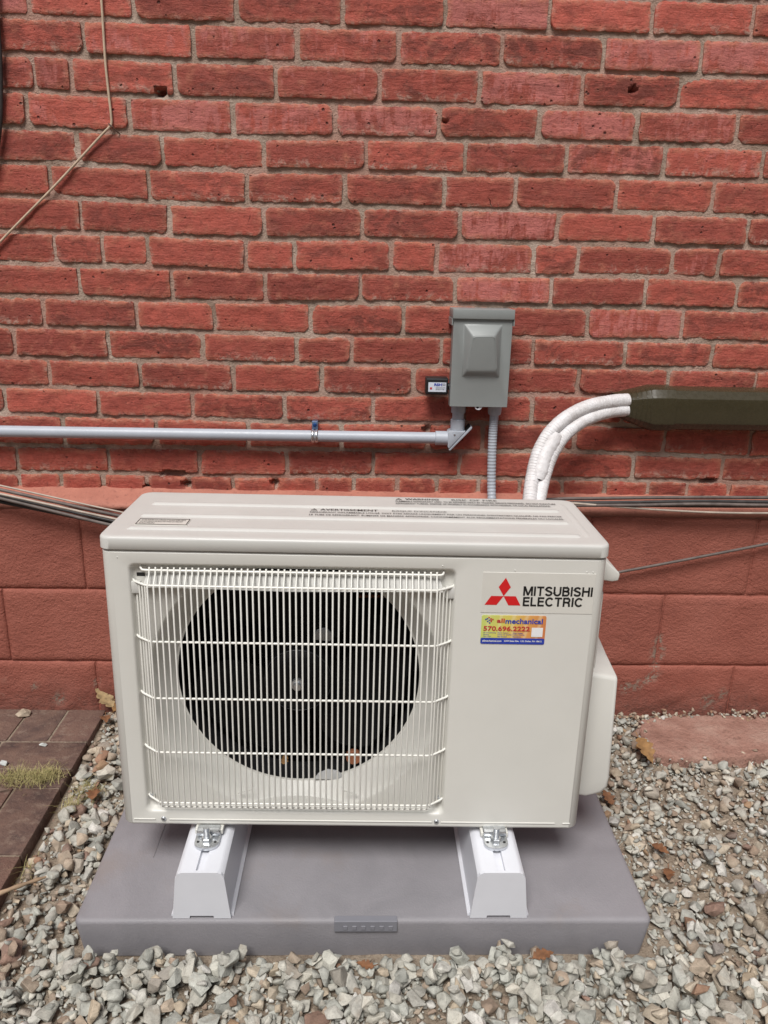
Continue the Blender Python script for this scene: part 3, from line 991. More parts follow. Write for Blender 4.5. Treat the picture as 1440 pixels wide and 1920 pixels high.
SL = SLABP
SLABP = []
for _ in range(150):
    k = r.randrange(len(SL))
    a_, b_ = Vector(SL[k]), Vector(SL[(k + 1) % len(SL)])
    q = a_.lerp(b_, r.random()) + Vector((r.gauss(0, .014), r.gauss(0, .014)))
    jj, ii = int((q.y - HY0) / HR), int((q.x - HX0) / HR)
    if in_poly(q.x, q.y, SL) and 0 < jj < hh and 0 < ii < hw:
        H[jj - 2:jj + 3, ii - 2:ii + 3] = np.maximum(H[jj - 2:jj + 3, ii - 2:ii + 3], -.145)
    lay(q.x, q.y, r.uniform(.006, .017), r.choices((GREY, TAN, RUST, LIGHT), (.3, .5, .15, .05))[0], r)
# and a line of small stones and dirt along the foot of the foundation
for _ in range(260):
    lay(r.uniform(.90, 1.6), .598 - abs(r.gauss(0, .010)), r.uniform(.006, .018), r.choices((GREY, TAN, RUST, LIGHT), (.2, .5, .28, .02))[0], r)

bed = empty('gravel_bed', (.45, 0, -.165))
bed['kind'] = 'structure'
BO = np.array(bed.location)
camp = np.array(cam.matrix_world.translation)
def in_view(x, y):
    e = (x + .1223 + (y + .2424) * .33, 1.0437 + (y + .2488) * .50 - x)
    return e[0] > -.01 and e[1] > -.01 and y > -.25
order = sorted((i for i, s in enumerate(stones) if in_view(s[0], s[1]) and s[2] > H[int((s[1] - HY0) / HR), int((s[0] - HX0) / HR)] - s[3] * .55),
               key=lambda i: -stones[i][3] / math.dist(camp, (stones[i][0], stones[i][1], stones[i][2])))
single = set(order[:300])
for i in order[:300]:
    x, y, z, size, W, F, c = stones[i]
    me = pydata(W, F.tolist())
    at = me.attributes.new('col', 'FLOAT_COLOR', 'POINT')
    at.data.foreach_set('color', np.tile(np.append(c, 1).astype(np.float32), len(W)))
    obj('stone', me, STONE, bed, (x - BO[0], y - BO[1], z - BO[2]))
VV, FF, CC, off = [], [], [], 0
for i, (x, y, z, size, W, F, c) in enumerate(stones):
    if i in single:
        continue
    VV.append(W + np.array([x, y, z]) - BO)
    FF.append(F + off)
    CC.append(np.tile(np.append(c, 1), (len(W), 1)))
    off += len(W)
VV, FF, CC = np.concatenate(VV), np.concatenate(FF), np.concatenate(CC)
me = bpy.data.meshes.new('loose_gravel')
me.vertices.add(len(VV))
me.vertices.foreach_set('co', VV.ravel())
me.loops.add(len(FF) * 3)
me.loops.foreach_set('vertex_index', FF.ravel())
me.polygons.add(len(FF))
me.polygons.foreach_set('loop_start', np.arange(len(FF)) * 3)
me.update(calc_edges=True)
at = me.attributes.new('col', 'FLOAT_COLOR', 'POINT')
at.data.foreach_set('color', CC.astype(np.float32).ravel())
gravel = obj('loose_gravel', me, STONE, bed)
gravel['kind'] = 'stuff'
print('stones', len(stones), 'tris', len(FF))

# ------------------------------------------------------------------ equipment pad
pad = tag(empty('equipment_pad', (.4255, .1425, -.17)), 'grey moulded plastic pad on the gravel under the outdoor unit', 'pad')
PO = Vector(pad.location)
bm = bmesh.new()
def rrect(x0, x1, y0, y1, rad, n=5):
    pts = []
    for cx, cy, a0 in ((x1 - rad, y0 + rad, -90), (x1 - rad, y1 - rad, 0), (x0 + rad, y1 - rad, 90), (x0 + rad, y0 + rad, 180)):
        for k in range(n + 1):
            a = math.radians(a0 + 90 * k / n)
            pts.append((cx + rad * math.cos(a), cy + rad * math.sin(a)))
    return pts
def loft(bm, loops, cap_top=True, cap_bottom=True):
    L = [[bm.verts.new(p) for p in lp] for lp in loops]
    for a, b in zip(L[:-1], L[1:]):
        n = len(a)
        for k in range(n):
            bm.faces.new((a[k], a[(k + 1) % n], b[(k + 1) % n], b[k]))
    if cap_bottom:
        bm.faces.new(L[0][::-1])
    if cap_top:
        bm.faces.new(L[-1])
    return L
loops = []
for z, ins in ((-.186, .007), (-.1125, 0), (-.1085, .0012), (-.1060, .0035), (PAD_Z, .008)):
    loops.append([(x - PO.x, y - PO.y, z - PO.z) for x, y in rrect(PAD_X0 + ins, PAD_X1 - ins, PAD_Y0 + ins, PAD_Y1 - ins, .012)])
loft(bm, loops)
obj('base', bm, PAD, pad, smooth=40)
PLATE = plain('pad_badge_plastic', (0.20, 0.20, 0.225), 0.5, var=0.04)
bm = box_bm(.373 - PO.x, .479 - PO.x, PAD_Y0 - .003 - PO.y, PAD_Y0 + .010 - PO.y, -.1255 - PO.z, PAD_Z + .0012 - PO.z, bevel=.001)
badge = obj('badge', bm, PLATE, pad)
for k in range(6):
    x = .388 + .0152 * k
    bm = box_bm(x - PO.x, x + .0075 - PO.x, PAD_Y0 - .0042 - PO.y, PAD_Y0 - .0028 - PO.y, -.1205 - PO.z, -.1125 - PO.z, bevel=.0005, seg=1)
    obj('raised_mark', bm, PLATE, badge)
# moulded groove outline at the left of the pad top
bm = box_bm(.033 - PO.x, .0355 - PO.x, .045 - PO.y, .16 - PO.y, PAD_Z - PO.z - .0005, PAD_Z - PO.z + .0012)
obj('moulded_line', bm, PAD, pad)

# ------------------------------------------------------------------ white support feet
def support_foot(cx, label):
    t = tag(empty('support_foot', (cx, .11, PAD_Z)), label, 'support', 'white plastic feet under the outdoor unit')
    hb, ht, hz, y0, y1 = .0475, .0385, .0925, -.205, .19
    # channel with sloping sides, a flange at each foot and a slot along the top
    def section(hb, ht):
        pts = [(-hb - .0045, 0.0), (-hb - .0045, .003), (-hb + .001, .0075), (-ht - .001, hz - .008), (-ht + .0045, hz - .0015), (-ht + .009, hz),
               (-.0070, hz), (-.0062, hz - .0065), (.0062, hz - .0065), (.0070, hz)]
        pts += [(-a, b) for a, b in pts[5::-1]]
        return pts
    bm = prism(section(hb, ht), y0 + .006, y1, plane='XZ')
    obj('channel', bm, WHITEPVC, t, smooth=35)
    # end cap with a cut at the bottom
    cap = [(-hb - .001, 0.0006), (-.0205, 0.0006), (-.0195, .0058), (.0195, .0058), (.0205, .0006), (hb + .001, .0006), (ht + .0015, hz - .009), (ht - .003, hz - .0015), (ht - .009, hz + .0015),
           (-ht + .009, hz + .0015), (-ht + .003, hz - .0015), (-ht - .0015, hz - .009)]
    bm = prism(cap, y0, y0 + .0055, plane='XZ')
    obj('end_cap', bm, WHITEPVC, t, smooth=25)
    # zinc clamp with its bolt and nut
    cy = -.128
    clamp = [(-.021 * math.cos(a), cy - .019 + .012 * math.sin(a) * -1) for a in [math.pi * k / 10 for k in range(11)]]
    clamp = [(-.021, cy + .024)] + [(-.021 * math.cos(math.pi * k / 12), cy - .012 - .015 * math.sin(math.pi * k / 12)) for k in range(13)] + [(.021, cy + .024)]
    bm = prism(clamp, hz + .0008, hz + .0075, bevel=.0012, plane='XY')
    cl = obj('clamp', bm, ZINC, t, smooth=40)
    bm = box_bm(-.020, .020, cy + .001, cy + .020, hz + .0075, hz + .0185, bevel=.003, seg=2)
    obj('clamp_jaw', bm, ZINC, cl, smooth=40)
    for sx in (-.0145, .0145):
        me = lathe([(.0001, .0084), (.0024, .0084), (.0026, .0074)], 12, cap0=False)
        obj('clamp_hole', me, BLACK, cl, (sx, cy - .012, hz - .0002))
    me = lathe([(.0001, 0), (.0085, 0), (.0095, .001), (.0095, .0075), (.0085, .0085), (.0055, .0085), (.0055, .021), (.0045, .0225), (.0001, .0225)], 6)
    nut = obj('nut', me, ZINC, t, (0, cy - .008, hz + .0065), smooth=30)
    me = tube([(0, 0, .008)] + [(0, 0, .008 + .0012 * k) for k in range(1, 18)], .0055, 12, radii=[.0055] + [.0058 if k % 2 else .0049 for k in range(1, 18)])
    obj('bolt', me, ZINC, t, (0, cy - .008, hz + .0065), smooth=30)
    return t
support_foot(.1520, 'white plastic support foot with zinc clamp under the fan side of the unit')
support_foot(.6500, 'white plastic support foot with zinc clamp under the logo side of the unit')

# ------------------------------------------------------------------ outdoor unit
UM = Matrix(((0.9999571, 0.0081395, 0.0044100), (-0.0081829, 0.9999174, 0.0099105), (-0.0043289, -0.0099461, 0.9999412)))
unit = tag(empty('outdoor_unit'), 'ivory heat pump outdoor unit with wire fan guard standing before the brick wall', 'heat pump')
unit.matrix_world = Matrix.Translation((.4, 0, 0)) @ UM.to_4x4()
HW, DP, ZS, ZL = .3990, .2560, .5095, .5335      # half width, depth, top of cabinet, top of lid
RL, RR, RB, RT = -.3555, .1590, .0300, .4870       # recess in the front
FC = (-.0955, .2650)                              # fan centre
FR = .2110
# sides and back
bm = bmesh.new()
RAD = .017
prof = rrect(-HW, HW, 0, DP, RAD, 7)
n = len(prof)
loops = [(.0, .006), (.0022, .002), (.006, 0), (ZS - .003, 0), (ZS, .003)]
L = []
for z, ins in loops:
    sx, sy = (HW - ins) / HW, (DP / 2 - ins) / (DP / 2)
    L.append([bm.verts.new((x * sx, (y - DP / 2) * sy + DP / 2, z)) for x, y in prof])
for li in range(len(L) - 1):
    a, b = L[li], L[li + 1]
    for k in range(n):
        k2 = (k + 1) % n
        front = abs(prof[k][1]) < 1e-6 and abs(prof[k2][1]) < 1e-6
        if front and li == 2:
            continue
        bm.faces.new((a[k], a[k2], b[k2], b[k]))
bm.faces.new(L[-1])
# floor with the outline of the cabinet
bm.faces.new(L[0][::-1])
obj('cabinet', bm, IVORY, unit, smooth=40)

# front panel: rays from the fan centre out to the rounded recess and to the edge of the panel
X0, X1, ZB, ZTp = -HW + RAD, HW - RAD, .006, ZS - .003
def ray_rect(a, x0, x1, z0, z1):
    c, s = math.cos(a), math.sin(a)
    t = 1e9
    if c > 1e-9: t = min(t, (x1 - FC[0]) / c)
    if c < -1e-9: t = min(t, (x0 - FC[0]) / c)
    if s > 1e-9: t = min(t, (z1 - FC[1]) / s)
    if s < -1e-9: t = min(t, (z0 - FC[1]) / s)
    return t
def ray_rrect(a, x0, x1, z0, z1, rad):
    t = ray_rect(a, x0, x1, z0, z1)
    c, s = math.cos(a), math.sin(a)
    for cx, cz in ((x0 + rad, z0 + rad), (x1 - rad, z0 + rad), (x0 + rad, z1 - rad), (x1 - rad, z1 - rad)):
        px, pz = FC[0] + c * t, FC[1] + s * t
        if (px - cx) * (1 if cx > FC[0] else -1) > 0 and (pz - cz) * (1 if cz > FC[1] else -1) > 0:
            dx, dz = FC[0] - cx, FC[1] - cz
            B_ = dx * c + dz * s
            C_ = dx * dx + dz * dz - rad * rad
            q = B_ * B_ - C_
            if q > 0:
                t = -B_ + math.sqrt(q)
    return t
angs = {round(2 * math.pi * k / 240, 6) for k in range(240)}
for x0, x1, z0, z1 in ((X0, X1, ZB, ZTp), (RL, RR, RB, RT)):
    for cx in (x0, x1):
        for cz in (z0, z1):
            angs.add(round(math.atan2(cz - FC[1], cx - FC[0]) % (2 * math.pi), 6))
for cx, sx in ((RL, 1), (RR, -1)):
    for cz, sz in ((RB, 1), (RT, -1)):
        for k in range(9):
            b = math.pi / 2 * k / 8
            px, pz = cx + sx * .010 * (1 - math.cos(b)), cz + sz * .010 * (1 - math.sin(b))
            angs.add(round(math.atan2(pz - FC[1], px - FC[0]) % (2 * math.pi), 6))
angs = sorted(angs)
NA = len(angs)
def polar(rings):
    verts, faces = [], []
    for fn in rings:
        for a in angs:
            t, y = fn(a)
            verts.append((FC[0] + t * math.cos(a), y, FC[1] + t * math.sin(a)))
    for i in range(len(rings) - 1):
        for k in range(NA):
            k2 = (k + 1) % NA
            faces.append((i * NA + k, i * NA + k2, (i + 1) * NA + k2, (i + 1) * NA + k))
    return pydata(verts, faces)
def recess(ins, y):
    return lambda a: (ray_rrect(a, RL + ins, RR - ins, RB + ins, RT - ins, .011), y)
panel_rings = [lambda a: (ray_rect(a, X0, X1, ZB, ZTp), 0.0), recess(-.0035, 0.0), recess(-.0012, .0008), recess(.0006, .0028), recess(.0020, .0075), recess(.0045, .0115), recess(.0075, .0125)]
front = obj('front_panel', polar(panel_rings), IVORY, unit, smooth=50)
def flare(f):
    """f 0 at the recess floor, 1 at the throat"""
    def fn(a):
        t0 = ray_rrect(a, RL + .0075, RR - .0075, RB + .0075, RT - .0075, .011)
        outer = min(t0, .2475)
        t = outer + (FR - outer) * f if f >= 0 else t0
        q = max(0, min(1, (.2475 - t) / (.2475 - FR)))
        e = .045
        prof_ = q * q / (4 * e) if q < 2 * e else q - e
        return t, .0125 + .047 * prof_
    return fn
shroud_rings = [lambda a: (ray_rrect(a, RL + .0075, RR - .0075, RB + .0075, RT - .0075, .011), .0125), flare(-1)] + [flare(k / 14) for k in range(0, 15)] + [lambda a: (FR - .0035, .0580)]
obj('fan_shroud', polar(shroud_rings), IVORY, unit, smooth=28)
obj('throat', polar([lambda a: (FR - .0033, .0582), lambda a: (FR + .004, .0592), lambda a: (FR + .004, .120)]), BLACK, unit, smooth=60)
# moulded rays on the lower part of the shroud
for a0 in (-112, -68):
    a = math.radians(a0)
    pts = [(FC[0] + t * math.cos(a) * (1.25 if t > .22 else 1), .0135 - .0012 + (.001 if t < .21 else 0), FC[1] + t * math.sin(a)) for t in (.206, .214, .222)]
    obj('moulded_ray', tube(pts, .0012, 6), IVORY, unit, smooth=60)
# visor strip across the top of the recess, its ends cut at a slant
vis = [(-.318, .462), (-.300, .4725), (.106, .4725), (.124, .462), (.138, .4525), (.124, .4505), (.107, .4500), (-.300, .4475), (-.316, .4505), (-.334, .4525)]
bm = bmesh.new()
bot = [(-.338, .0010, .4480), (-.300, -.0015, .4495), (-.10, -.0020, .4460), (.107, -.0015, .4495), (.142, .0010, .4480)]
topv = [(-.330, .0122, .4690), (-.300, .0118, .4765), (-.10, .0118, .4770), (.107, .0118, .4765), (.134, .0122, .4690)]
back = [(x, y + .012, z - .004) for x, y, z in bot]
A_, B_, C_ = ([bm.verts.new(p) for p in q] for q in (topv, bot, back))
for k in range(4):
    bm.faces.new((B_[k], B_[k + 1], A_[k + 1], A_[k]))
    bm.faces.new((C_[k], C_[k + 1], B_[k + 1], B_[k]))
bm.faces.new((A_[0], C_[0], B_[0]))
bm.faces.new((A_[4], B_[4], C_[4]))
bmesh.ops.recalc_face_normals(bm, faces=bm.faces)
visor = obj('visor_strip', bm, IVORY_LID, unit, smooth=30)
for sx, x in ((-1, -.349), (1, .1525)):
    bm = box_bm(x - .009, x + .009, .0035, .0115, .436, .457, bevel=.002)
    obj('guard_clip', bm, IVORY_LID, unit, smooth=40)
for x in (-.338, .1395):
    obj('slot', box_bm(x - .006, x + .006, .0120, .0128, .4805, .4838), BLACK, unit)
obj('slot', box_bm(-.3475, -.3345, .0120, .0128, .4630, .4690), BLACK, unit)

# inside: dark box, coil, fan
bm = bmesh.new()
x0, x1, y0, y1, z0, z1 = -.37, .19, .0600, DP - .006, .012, ZS - .012
vs = [bm.verts.new(p) for p in ((x0, y0, z0), (x1, y0, z0), (x1, y1, z0), (x0, y1, z0), (x0, y0, z1), (x1, y0, z1), (x1, y1, z1), (x0, y1, z1))]
for f in ((0, 1, 2, 3), (7, 6, 5, 4), (1, 5, 6, 2), (2, 6, 7, 3), (3, 7, 4, 0)):
    bm.faces.new([vs[i] for i in f])
obj('inner_case', bm, COIL, unit)
bm = bmesh.new()
for k in range(46):
    x = -.362 + .0118 * k
    box_bm(x, x + .0035, DP - .034, DP - .012, .02, ZS - .02, bm=bm)
co = obj('coil', bm, COIL, unit)
for z in (.437, .415, .393, .371, .349):
    obj('copper_tube', tube([(.0, DP - .040, z), (.066, DP - .040, z)], .0048, 8), COPPER, co, smooth=60)  # bars added in place of lit brick glimpsed through the coil
fan = obj('fan', lathe([(.0001, -.030), (.022, -.030), (.046, -.034), (.056, -.042), (.058, -.055), (.058, -.11)], 40, 'Y'), FAN, unit, (FC[0], 0, FC[1]), smooth=40)
for k in range(3):
    verts, faces = [], []
    nr, na = 10, 12
    a0 = math.radians(86 + 120 * k)
    for i in range(nr):
        rr_ = .054 + (.190 - .054) * i / (nr - 1)
        span = math.radians(64 + 30 * math.sin(i / (nr - 1) * 2.4))
        lead = math.radians(26) * (i / (nr - 1)) ** 1.5
        for j in range(na):
            f = j / (na - 1)
            a = a0 + lead + span * (f - .5)
            y = .068 + .042 * f + .010 * math.sin(math.pi * f)
            verts.append((rr_ * math.cos(a), y, rr_ * math.sin(a)))
    m0 = len(verts)
    verts += [(x, y + .003, z) for x, y, z in verts]
    for i in range(nr - 1):
        for j in range(na - 1):
            q = (i * na + j, i * na + j + 1, (i + 1) * na + j + 1, (i + 1) * na + j)
            faces.append(q)
            faces.append(tuple(m0 + t for t in q[::-1]))
    obj('blade', pydata(verts, faces), FAN, fan, smooth=60)
obj('hub_ring', lathe([(.0563, -.0405), (.057, -.0400), (.0577, -.0406), (.0578, -.0425)], 48, 'Y'), plain('fan_ring', (.02, .02, .022), .35), fan, smooth=60)
me = lathe([(.0001, -.0165), (.0062, -.0165), (.0072, -.018), (.0072, -.024), (.0105, -.0245), (.0110, -.0265), (.0110, -.0305)], 20, 'Y')
obj('shaft_nut', me, ZINC, fan, smooth=40)
# motor post and bright brackets behind the fan
obj('motor_post', box_bm(-.052, -.030, .120, .132, .02, ZS - .02, bevel=.002), FAN, unit)
br = prism([(-.074, .040), (-.030, .040), (-.022, .048), (-.032, .0575), (-.05, .060), (-.066, .052)], .0, .004, bevel=.001)
obj('bracket', br, plain('pale_steel', (.62, .63, .64), .35, metal=.25), unit, (.004, .052, .0205), smooth=40)
br = prism([(-.075, .325), (-.045, .322), (-.040, .335), (-.052, .348), (-.068, .343)], .0, .004, bevel=.001)
obj('bracket', br, plain('dull_steel', (.28, .29, .30), .4, metal=.8), unit, (.003, .053, .011), smooth=40)
obj('copper_disc', lathe([(.0001, -.074), (.0130, -.074), (.0140, -.076), (.0140, -.082)], 24, 'Y'), COPPER, unit, (.0005, -.021, .1050), smooth=40)

# wire guard -------------------------------------------------------
GY, GI = -.014, .009                             # front plane of the guard, where it meets the recess
guard = obj('fan_guard', tube([(-.330, .0035, .4765), (-.336, .0040, .4770), (-.339, .0060, .4800), (-.339, .0125, .4830)], .0020, 8), WIRE, unit, smooth=60)
gx0, gx1 = -.3245, .1290
nv = 48
pitch = (gx1 - gx0) / (nv - 1)
ZG = (.4565, .3598, .2578, .1558, .0560)
vw = tube([(0, .0045, .4815), (0, .0032, .4790)] + [(0, GY + .0140, .4700), (0, GY + .0035, .4600), (0, GY, .4535), (0, GY, .25), (0, GY, .054), (0, GY + .003, .0480), (0, GY + .009, .0440)], .00155, 6)
vw.materials.append(WIRE)
vw.shade_smooth()
for k in range(nv):
    obj('wire', vw, None, guard, (gx0 + pitch * k, 0, 0))
# wires on the slanting sides
for side in (-1, 1):
    for k in range(4):
        f = (k + .8) / 4
        x = (gx0 - .0245 * f) if side < 0 else (gx1 + .0255 * f)
        y = GY + (GI - GY) * f
        me = tube([(x, y + .001, .4600 - .003 * f), (x, y, .452), (x, y, .25), (x, y, .054 + .002 * f), (x, y + .002, .049 + .004 * f)], .0015, 6)
        obj('wire', me, WIRE, guard, smooth=60)
for i, z in enumerate(ZG):
    yb = GY + .0025
    me = tube([(gx0 - .0300, GI + .006, z + .003), (gx0 - .0285, GI, z + .002)] + smooth_path([(gx0 - .0240, GI - .004, z), (gx0 - .006, yb + .003, z), (gx0 + .004, yb, z)], 4) +
              smooth_path([(gx1 - .004, yb, z), (gx1 + .006, yb + .003, z), (gx1 + .025, GI - .004, z)], 4) + [(gx1 + .0295, GI, z + .002), (gx1 + .031, GI + .006, z + .003)], .0019, 8)
    obj('cross_wire', me, WIRE, guard, smooth=60)
obj('cross_wire', tube([(-.331, .0035, .4765), (.1345, .0035, .4765), (.1385, .004, .4775), (.1400, .006, .4805), (.1400, .0125, .4835)], .0020, 8), WIRE, guard, smooth=60)
obj('cross_wire', tube([(gx0 + .002, GY + .0065, .0455), (gx1 - .002, GY + .0065, .0455)], .0018, 8), WIRE, guard, smooth=60)
for x in (-.3478, .1502):
    me = lathe([(.0001, -.0055), (.0035, -.0055), (.0050, -.0065), (.0054, -.0120)], 14, 'Y')
    s_ = obj('screw', me, ZINC, unit, (x, 0, .0545), smooth=40)
    obj('screw_recess', box_bm(-.0025, .0025, .0052, .0056, -.0007, .0007), BLACK, s_)
for x in (-.3277, .1481):
    me = lathe([(.0001, .0028), (.0030, .0028), (.0044, .0016), (.0046, 0)], 14, 'Y')
    s_ = obj('screw', me, ZINC, unit, (x, 0, .0150), smooth=40)
    obj('screw_recess', box_bm(-.002, .002, -.0032, -.0027, -.0007, .0007), BLACK, s_)
# pressed lines along the foot of the panel
for x0, x1 in ((-.3790, -.3420), (-.3180, .1400), (.1560, .3570), (.3705, .3840)):
    obj('pressed_line', box_bm(x0, x1, -.0014, .001, .0125, .0148, bevel=.0007, seg=2), IVORY, unit, smooth=60)
# small pressed marks on the panel
for x, z in ((-.372, .4985), (.137, .4940), (.252, .4885), (.366, .4875), (.371, .4810), (.376, .4875)):
    obj('pressed_dot', lathe([(.0001, .0009), (.0009, .0007), (.0013, 0)], 8, 'Y'), IVORY, unit, (x, 0, z), smooth=60)

# lid ---------------------------------------------------------------
bm = bmesh.new()
LO = .0025
lp = rrect(-HW - LO, HW + LO, -LO, DP + LO, RAD + .002, 7)
cy_ = DP / 2
def lid_loop(z, ins):
    sx, sy = (HW + LO - ins) / (HW + LO), (DP / 2 + LO - ins) / (DP / 2 + LO)
    return [(x * sx, (y - cy_) * sy + cy_, z) for x, y in lp]
loft(bm, [lid_loop(ZS + .0022, .007), lid_loop(ZS + .0023, .0010), lid_loop(ZS + .0032, 0), lid_loop(ZL - .0055, .0003), lid_loop(ZL - .0032, .0008), lid_loop(ZL - .0014, .0020), lid_loop(ZL - .0005, .0038),
          lid_loop(ZL - .0001, .0065), lid_loop(ZL, .0120), lid_loop(ZL - .0004, .030)])
lid = obj('lid', bm, IVORY_LID, unit, smooth=50)
for y0, xa, xb in ((.1800, -.3640, .3600), (.1105, -.3640, .3605), (.0420, -.3660, .3625)):
    pr = [(y0 - .0070, 0), (y0 - .0050, .0024), (y0 - .0025, .0036), (y0 + .0025, .0036), (y0 + .0050, .0024), (y0 + .0070, 0)]
    bm = bmesh.new()
    rows_ = []
    for x, s in ((xa, 0.0), (xa + .006, 1.0), (xb - .006, 1.0), (xb, 0.0)):
        rows_.append([bm.verts.new((x, y, ZL - .0006 + z * s)) for y, z in pr])
    for a, b in zip(rows_[:-1], rows_[1:]):
        for k in range(len(pr) - 1):
            bm.faces.new((a[k], b[k], b[k + 1], a[k + 1]))
    bmesh.ops.recalc_face_normals(bm, faces=bm.faces)
    obj('rib', bm, IVORY_LID, lid, smooth=60)
bm = bmesh.new()
rows_ = []
for y, s, x in ((.035, 0, .374), (.050, 1, .374), (.205, 1, .374), (.230, 0, .370)):
    rows_.append([bm.verts.new((x + dx, y, ZL - .0006 + z * s)) for dx, z in ((-.006, 0), (-.003, .002), (.003, .002), (.006, 0))])
for a, b in zip(rows_[:-1], rows_[1:]):
    for k in range(3):
        bm.faces.new((a[k], a[k + 1], b[k + 1], b[k]))
bmesh.ops.recalc_face_normals(bm, faces=bm.faces)
obj('rib', bm, IVORY_LID, lid, smooth=60)
# printed warnings on the lid
def lid_text(body, x0, x1, y0, y1, bold=0.012, mat=GREYINK):
    me = text_mesh(body, x0, x1, y0, y1, bold)
    return obj('print', me, mat, lid, (0, 0, ZL + .0009))
def lid_tri(x, y, h):
    w = h * 1.1
    bm = bmesh.new()
    o_ = [bm.verts.new((x + a * w, y + b * h, 0)) for a, b in ((0, 0), (1, 0), (.5, 1))]
    i_ = [bm.verts.new((x + (.5 + (a - .5) * .68) * w, y + (.12 + b * .62) * h, 0)) for a, b in ((0, 0), (1, 0), (.5, 1))]
    for k in range(3):
        bm.faces.new((o_[k], o_[(k + 1) % 3], i_[(k + 1) % 3], i_[k]))
    bm.faces.new([bm.verts.new((x + a * w, y + b * h, 0)) for a, b in ((.46, .22), (.54, .22), (.54, .55), (.46, .55))])
    obj('print', bm, GREYINK, lid, (0, 0, ZL + .0009))
lid_tri(-.0830, .1545, .0115)
lid_text('AVERTISSEMENT', -.0660, .0350, .1560, .1655, .012, INK)
lid_text("RISQUE D'INCENDIE", .0600, .1560, .1545, .1640, 0, GREYINK)
lid_text("RÉFRIGÉRANT INFLAMMABLE UTILISÉ. DOIT ÊTRE RÉPARÉ UNIQUEMENT PAR UN PERSONNEL D'ENTRETIEN QUALIFIÉ. NE PAS PERCER", -.0830, .3560, .1405, .1495)
lid_text("LE TUBE DE RÉFRIGÉRANT. ÉLIMINER DE MANIÈRE APPROPRIÉE, CONFORMÉMENT AUX RÉGLEMENTATIONS FÉDÉRALES OU LOCALES.", -.0830, .3560, .1255, .1350)
lid_tri(.0680, .2315, .0110)
lid_text('WARNING', .0860, .1480, .2325, .2420, .012, INK)
lid_text('RISK OF FIRE', .1720, .2560, .2325, .2420, 0, GREYINK)
lid_text('FLAMMABLE REFRIGERANT USED. TO BE REPAIRED ONLY BY TRAINED SERVICE PERSONNEL. DO NOT PUNCTURE', .0680, .3620, .2180, .2265)
lid_text('REFRIGERANT TUBING. DISPOSE OF PROPERLY IN ACCORDANCE WITH FEDERAL OR LOCAL REGULATIONS.', .0680, .3500, .2040, .2125)
bm = box_bm(-.3600, -.2755, .0575, .0900, ZL - .0004, ZL + .0006)
plate = obj('label_plate', bm, VINYL, lid)
bm = bmesh.new()
a_ = [bm.verts.new(p) for p in ((-.3590, .0582, 0), (-.2765, .0582, 0), (-.2765, .0893, 0), (-.3590, .0893, 0))]
b_ = [bm.verts.new(p) for p in ((-.3578, .0600, 0), (-.2777, .0600, 0), (-.2777, .0875, 0), (-.3578, .0875, 0))]
for k in range(4):
    bm.faces.new((a_[k], a_[(k + 1) % 4], b_[(k + 1) % 4], b_[k]))
obj('border', bm, INK, plate, (0, 0, ZL + .0011))
for body, y0, xe in (('NE PAS MONTER SUR L\'APPAREIL ET NE RIEN POSER DESSUS', .0795, -.282), ('DO NOT STEP ON OR PLACE ANYTHING ON THE UNIT', .0712, -.286), ('CAUTION', .0630, -.330)):
    obj('print', text_mesh(body, -.3545, xe, y0, y0 + .0058), INK, plate, (0, 0, ZL + .0011))

# logo plate and sticker on the front -------------------------------
logo = obj('logo_plate', box_bm(.2015, .3815, -.0007, .001, .4155, .4850, bevel=.0003, seg=1), VINYL, unit)
sc_ = .0001815
def zp(x, y):           # a print measured from its apex
    return (.2365 + (x - 297) * sc_, .4449 - (y - 322) * sc_)
for poly in ([(306, 150), (355, 238), (297, 322), (248, 238)], [(188, 323), (297, 323), (240, 408), (134, 408)], [(297, 323), (405, 323), (452, 410), (345, 410)]):
    me = pydata([(x, z, 0) for x, z in (zp(*q) for q in poly)], [tuple(range(4))[::-1]])
    obj('red_diamond', to_front(me, -.0011), RED, logo)
def arc(cx, cz, rx, rz, a0, a1, n=10):
    return [(cx + rx * math.cos(math.radians(a0 + (a1 - a0) * k / n)), cz + rz * math.sin(math.radians(a0 + (a1 - a0) * k / n))) for k in range(n + 1)]
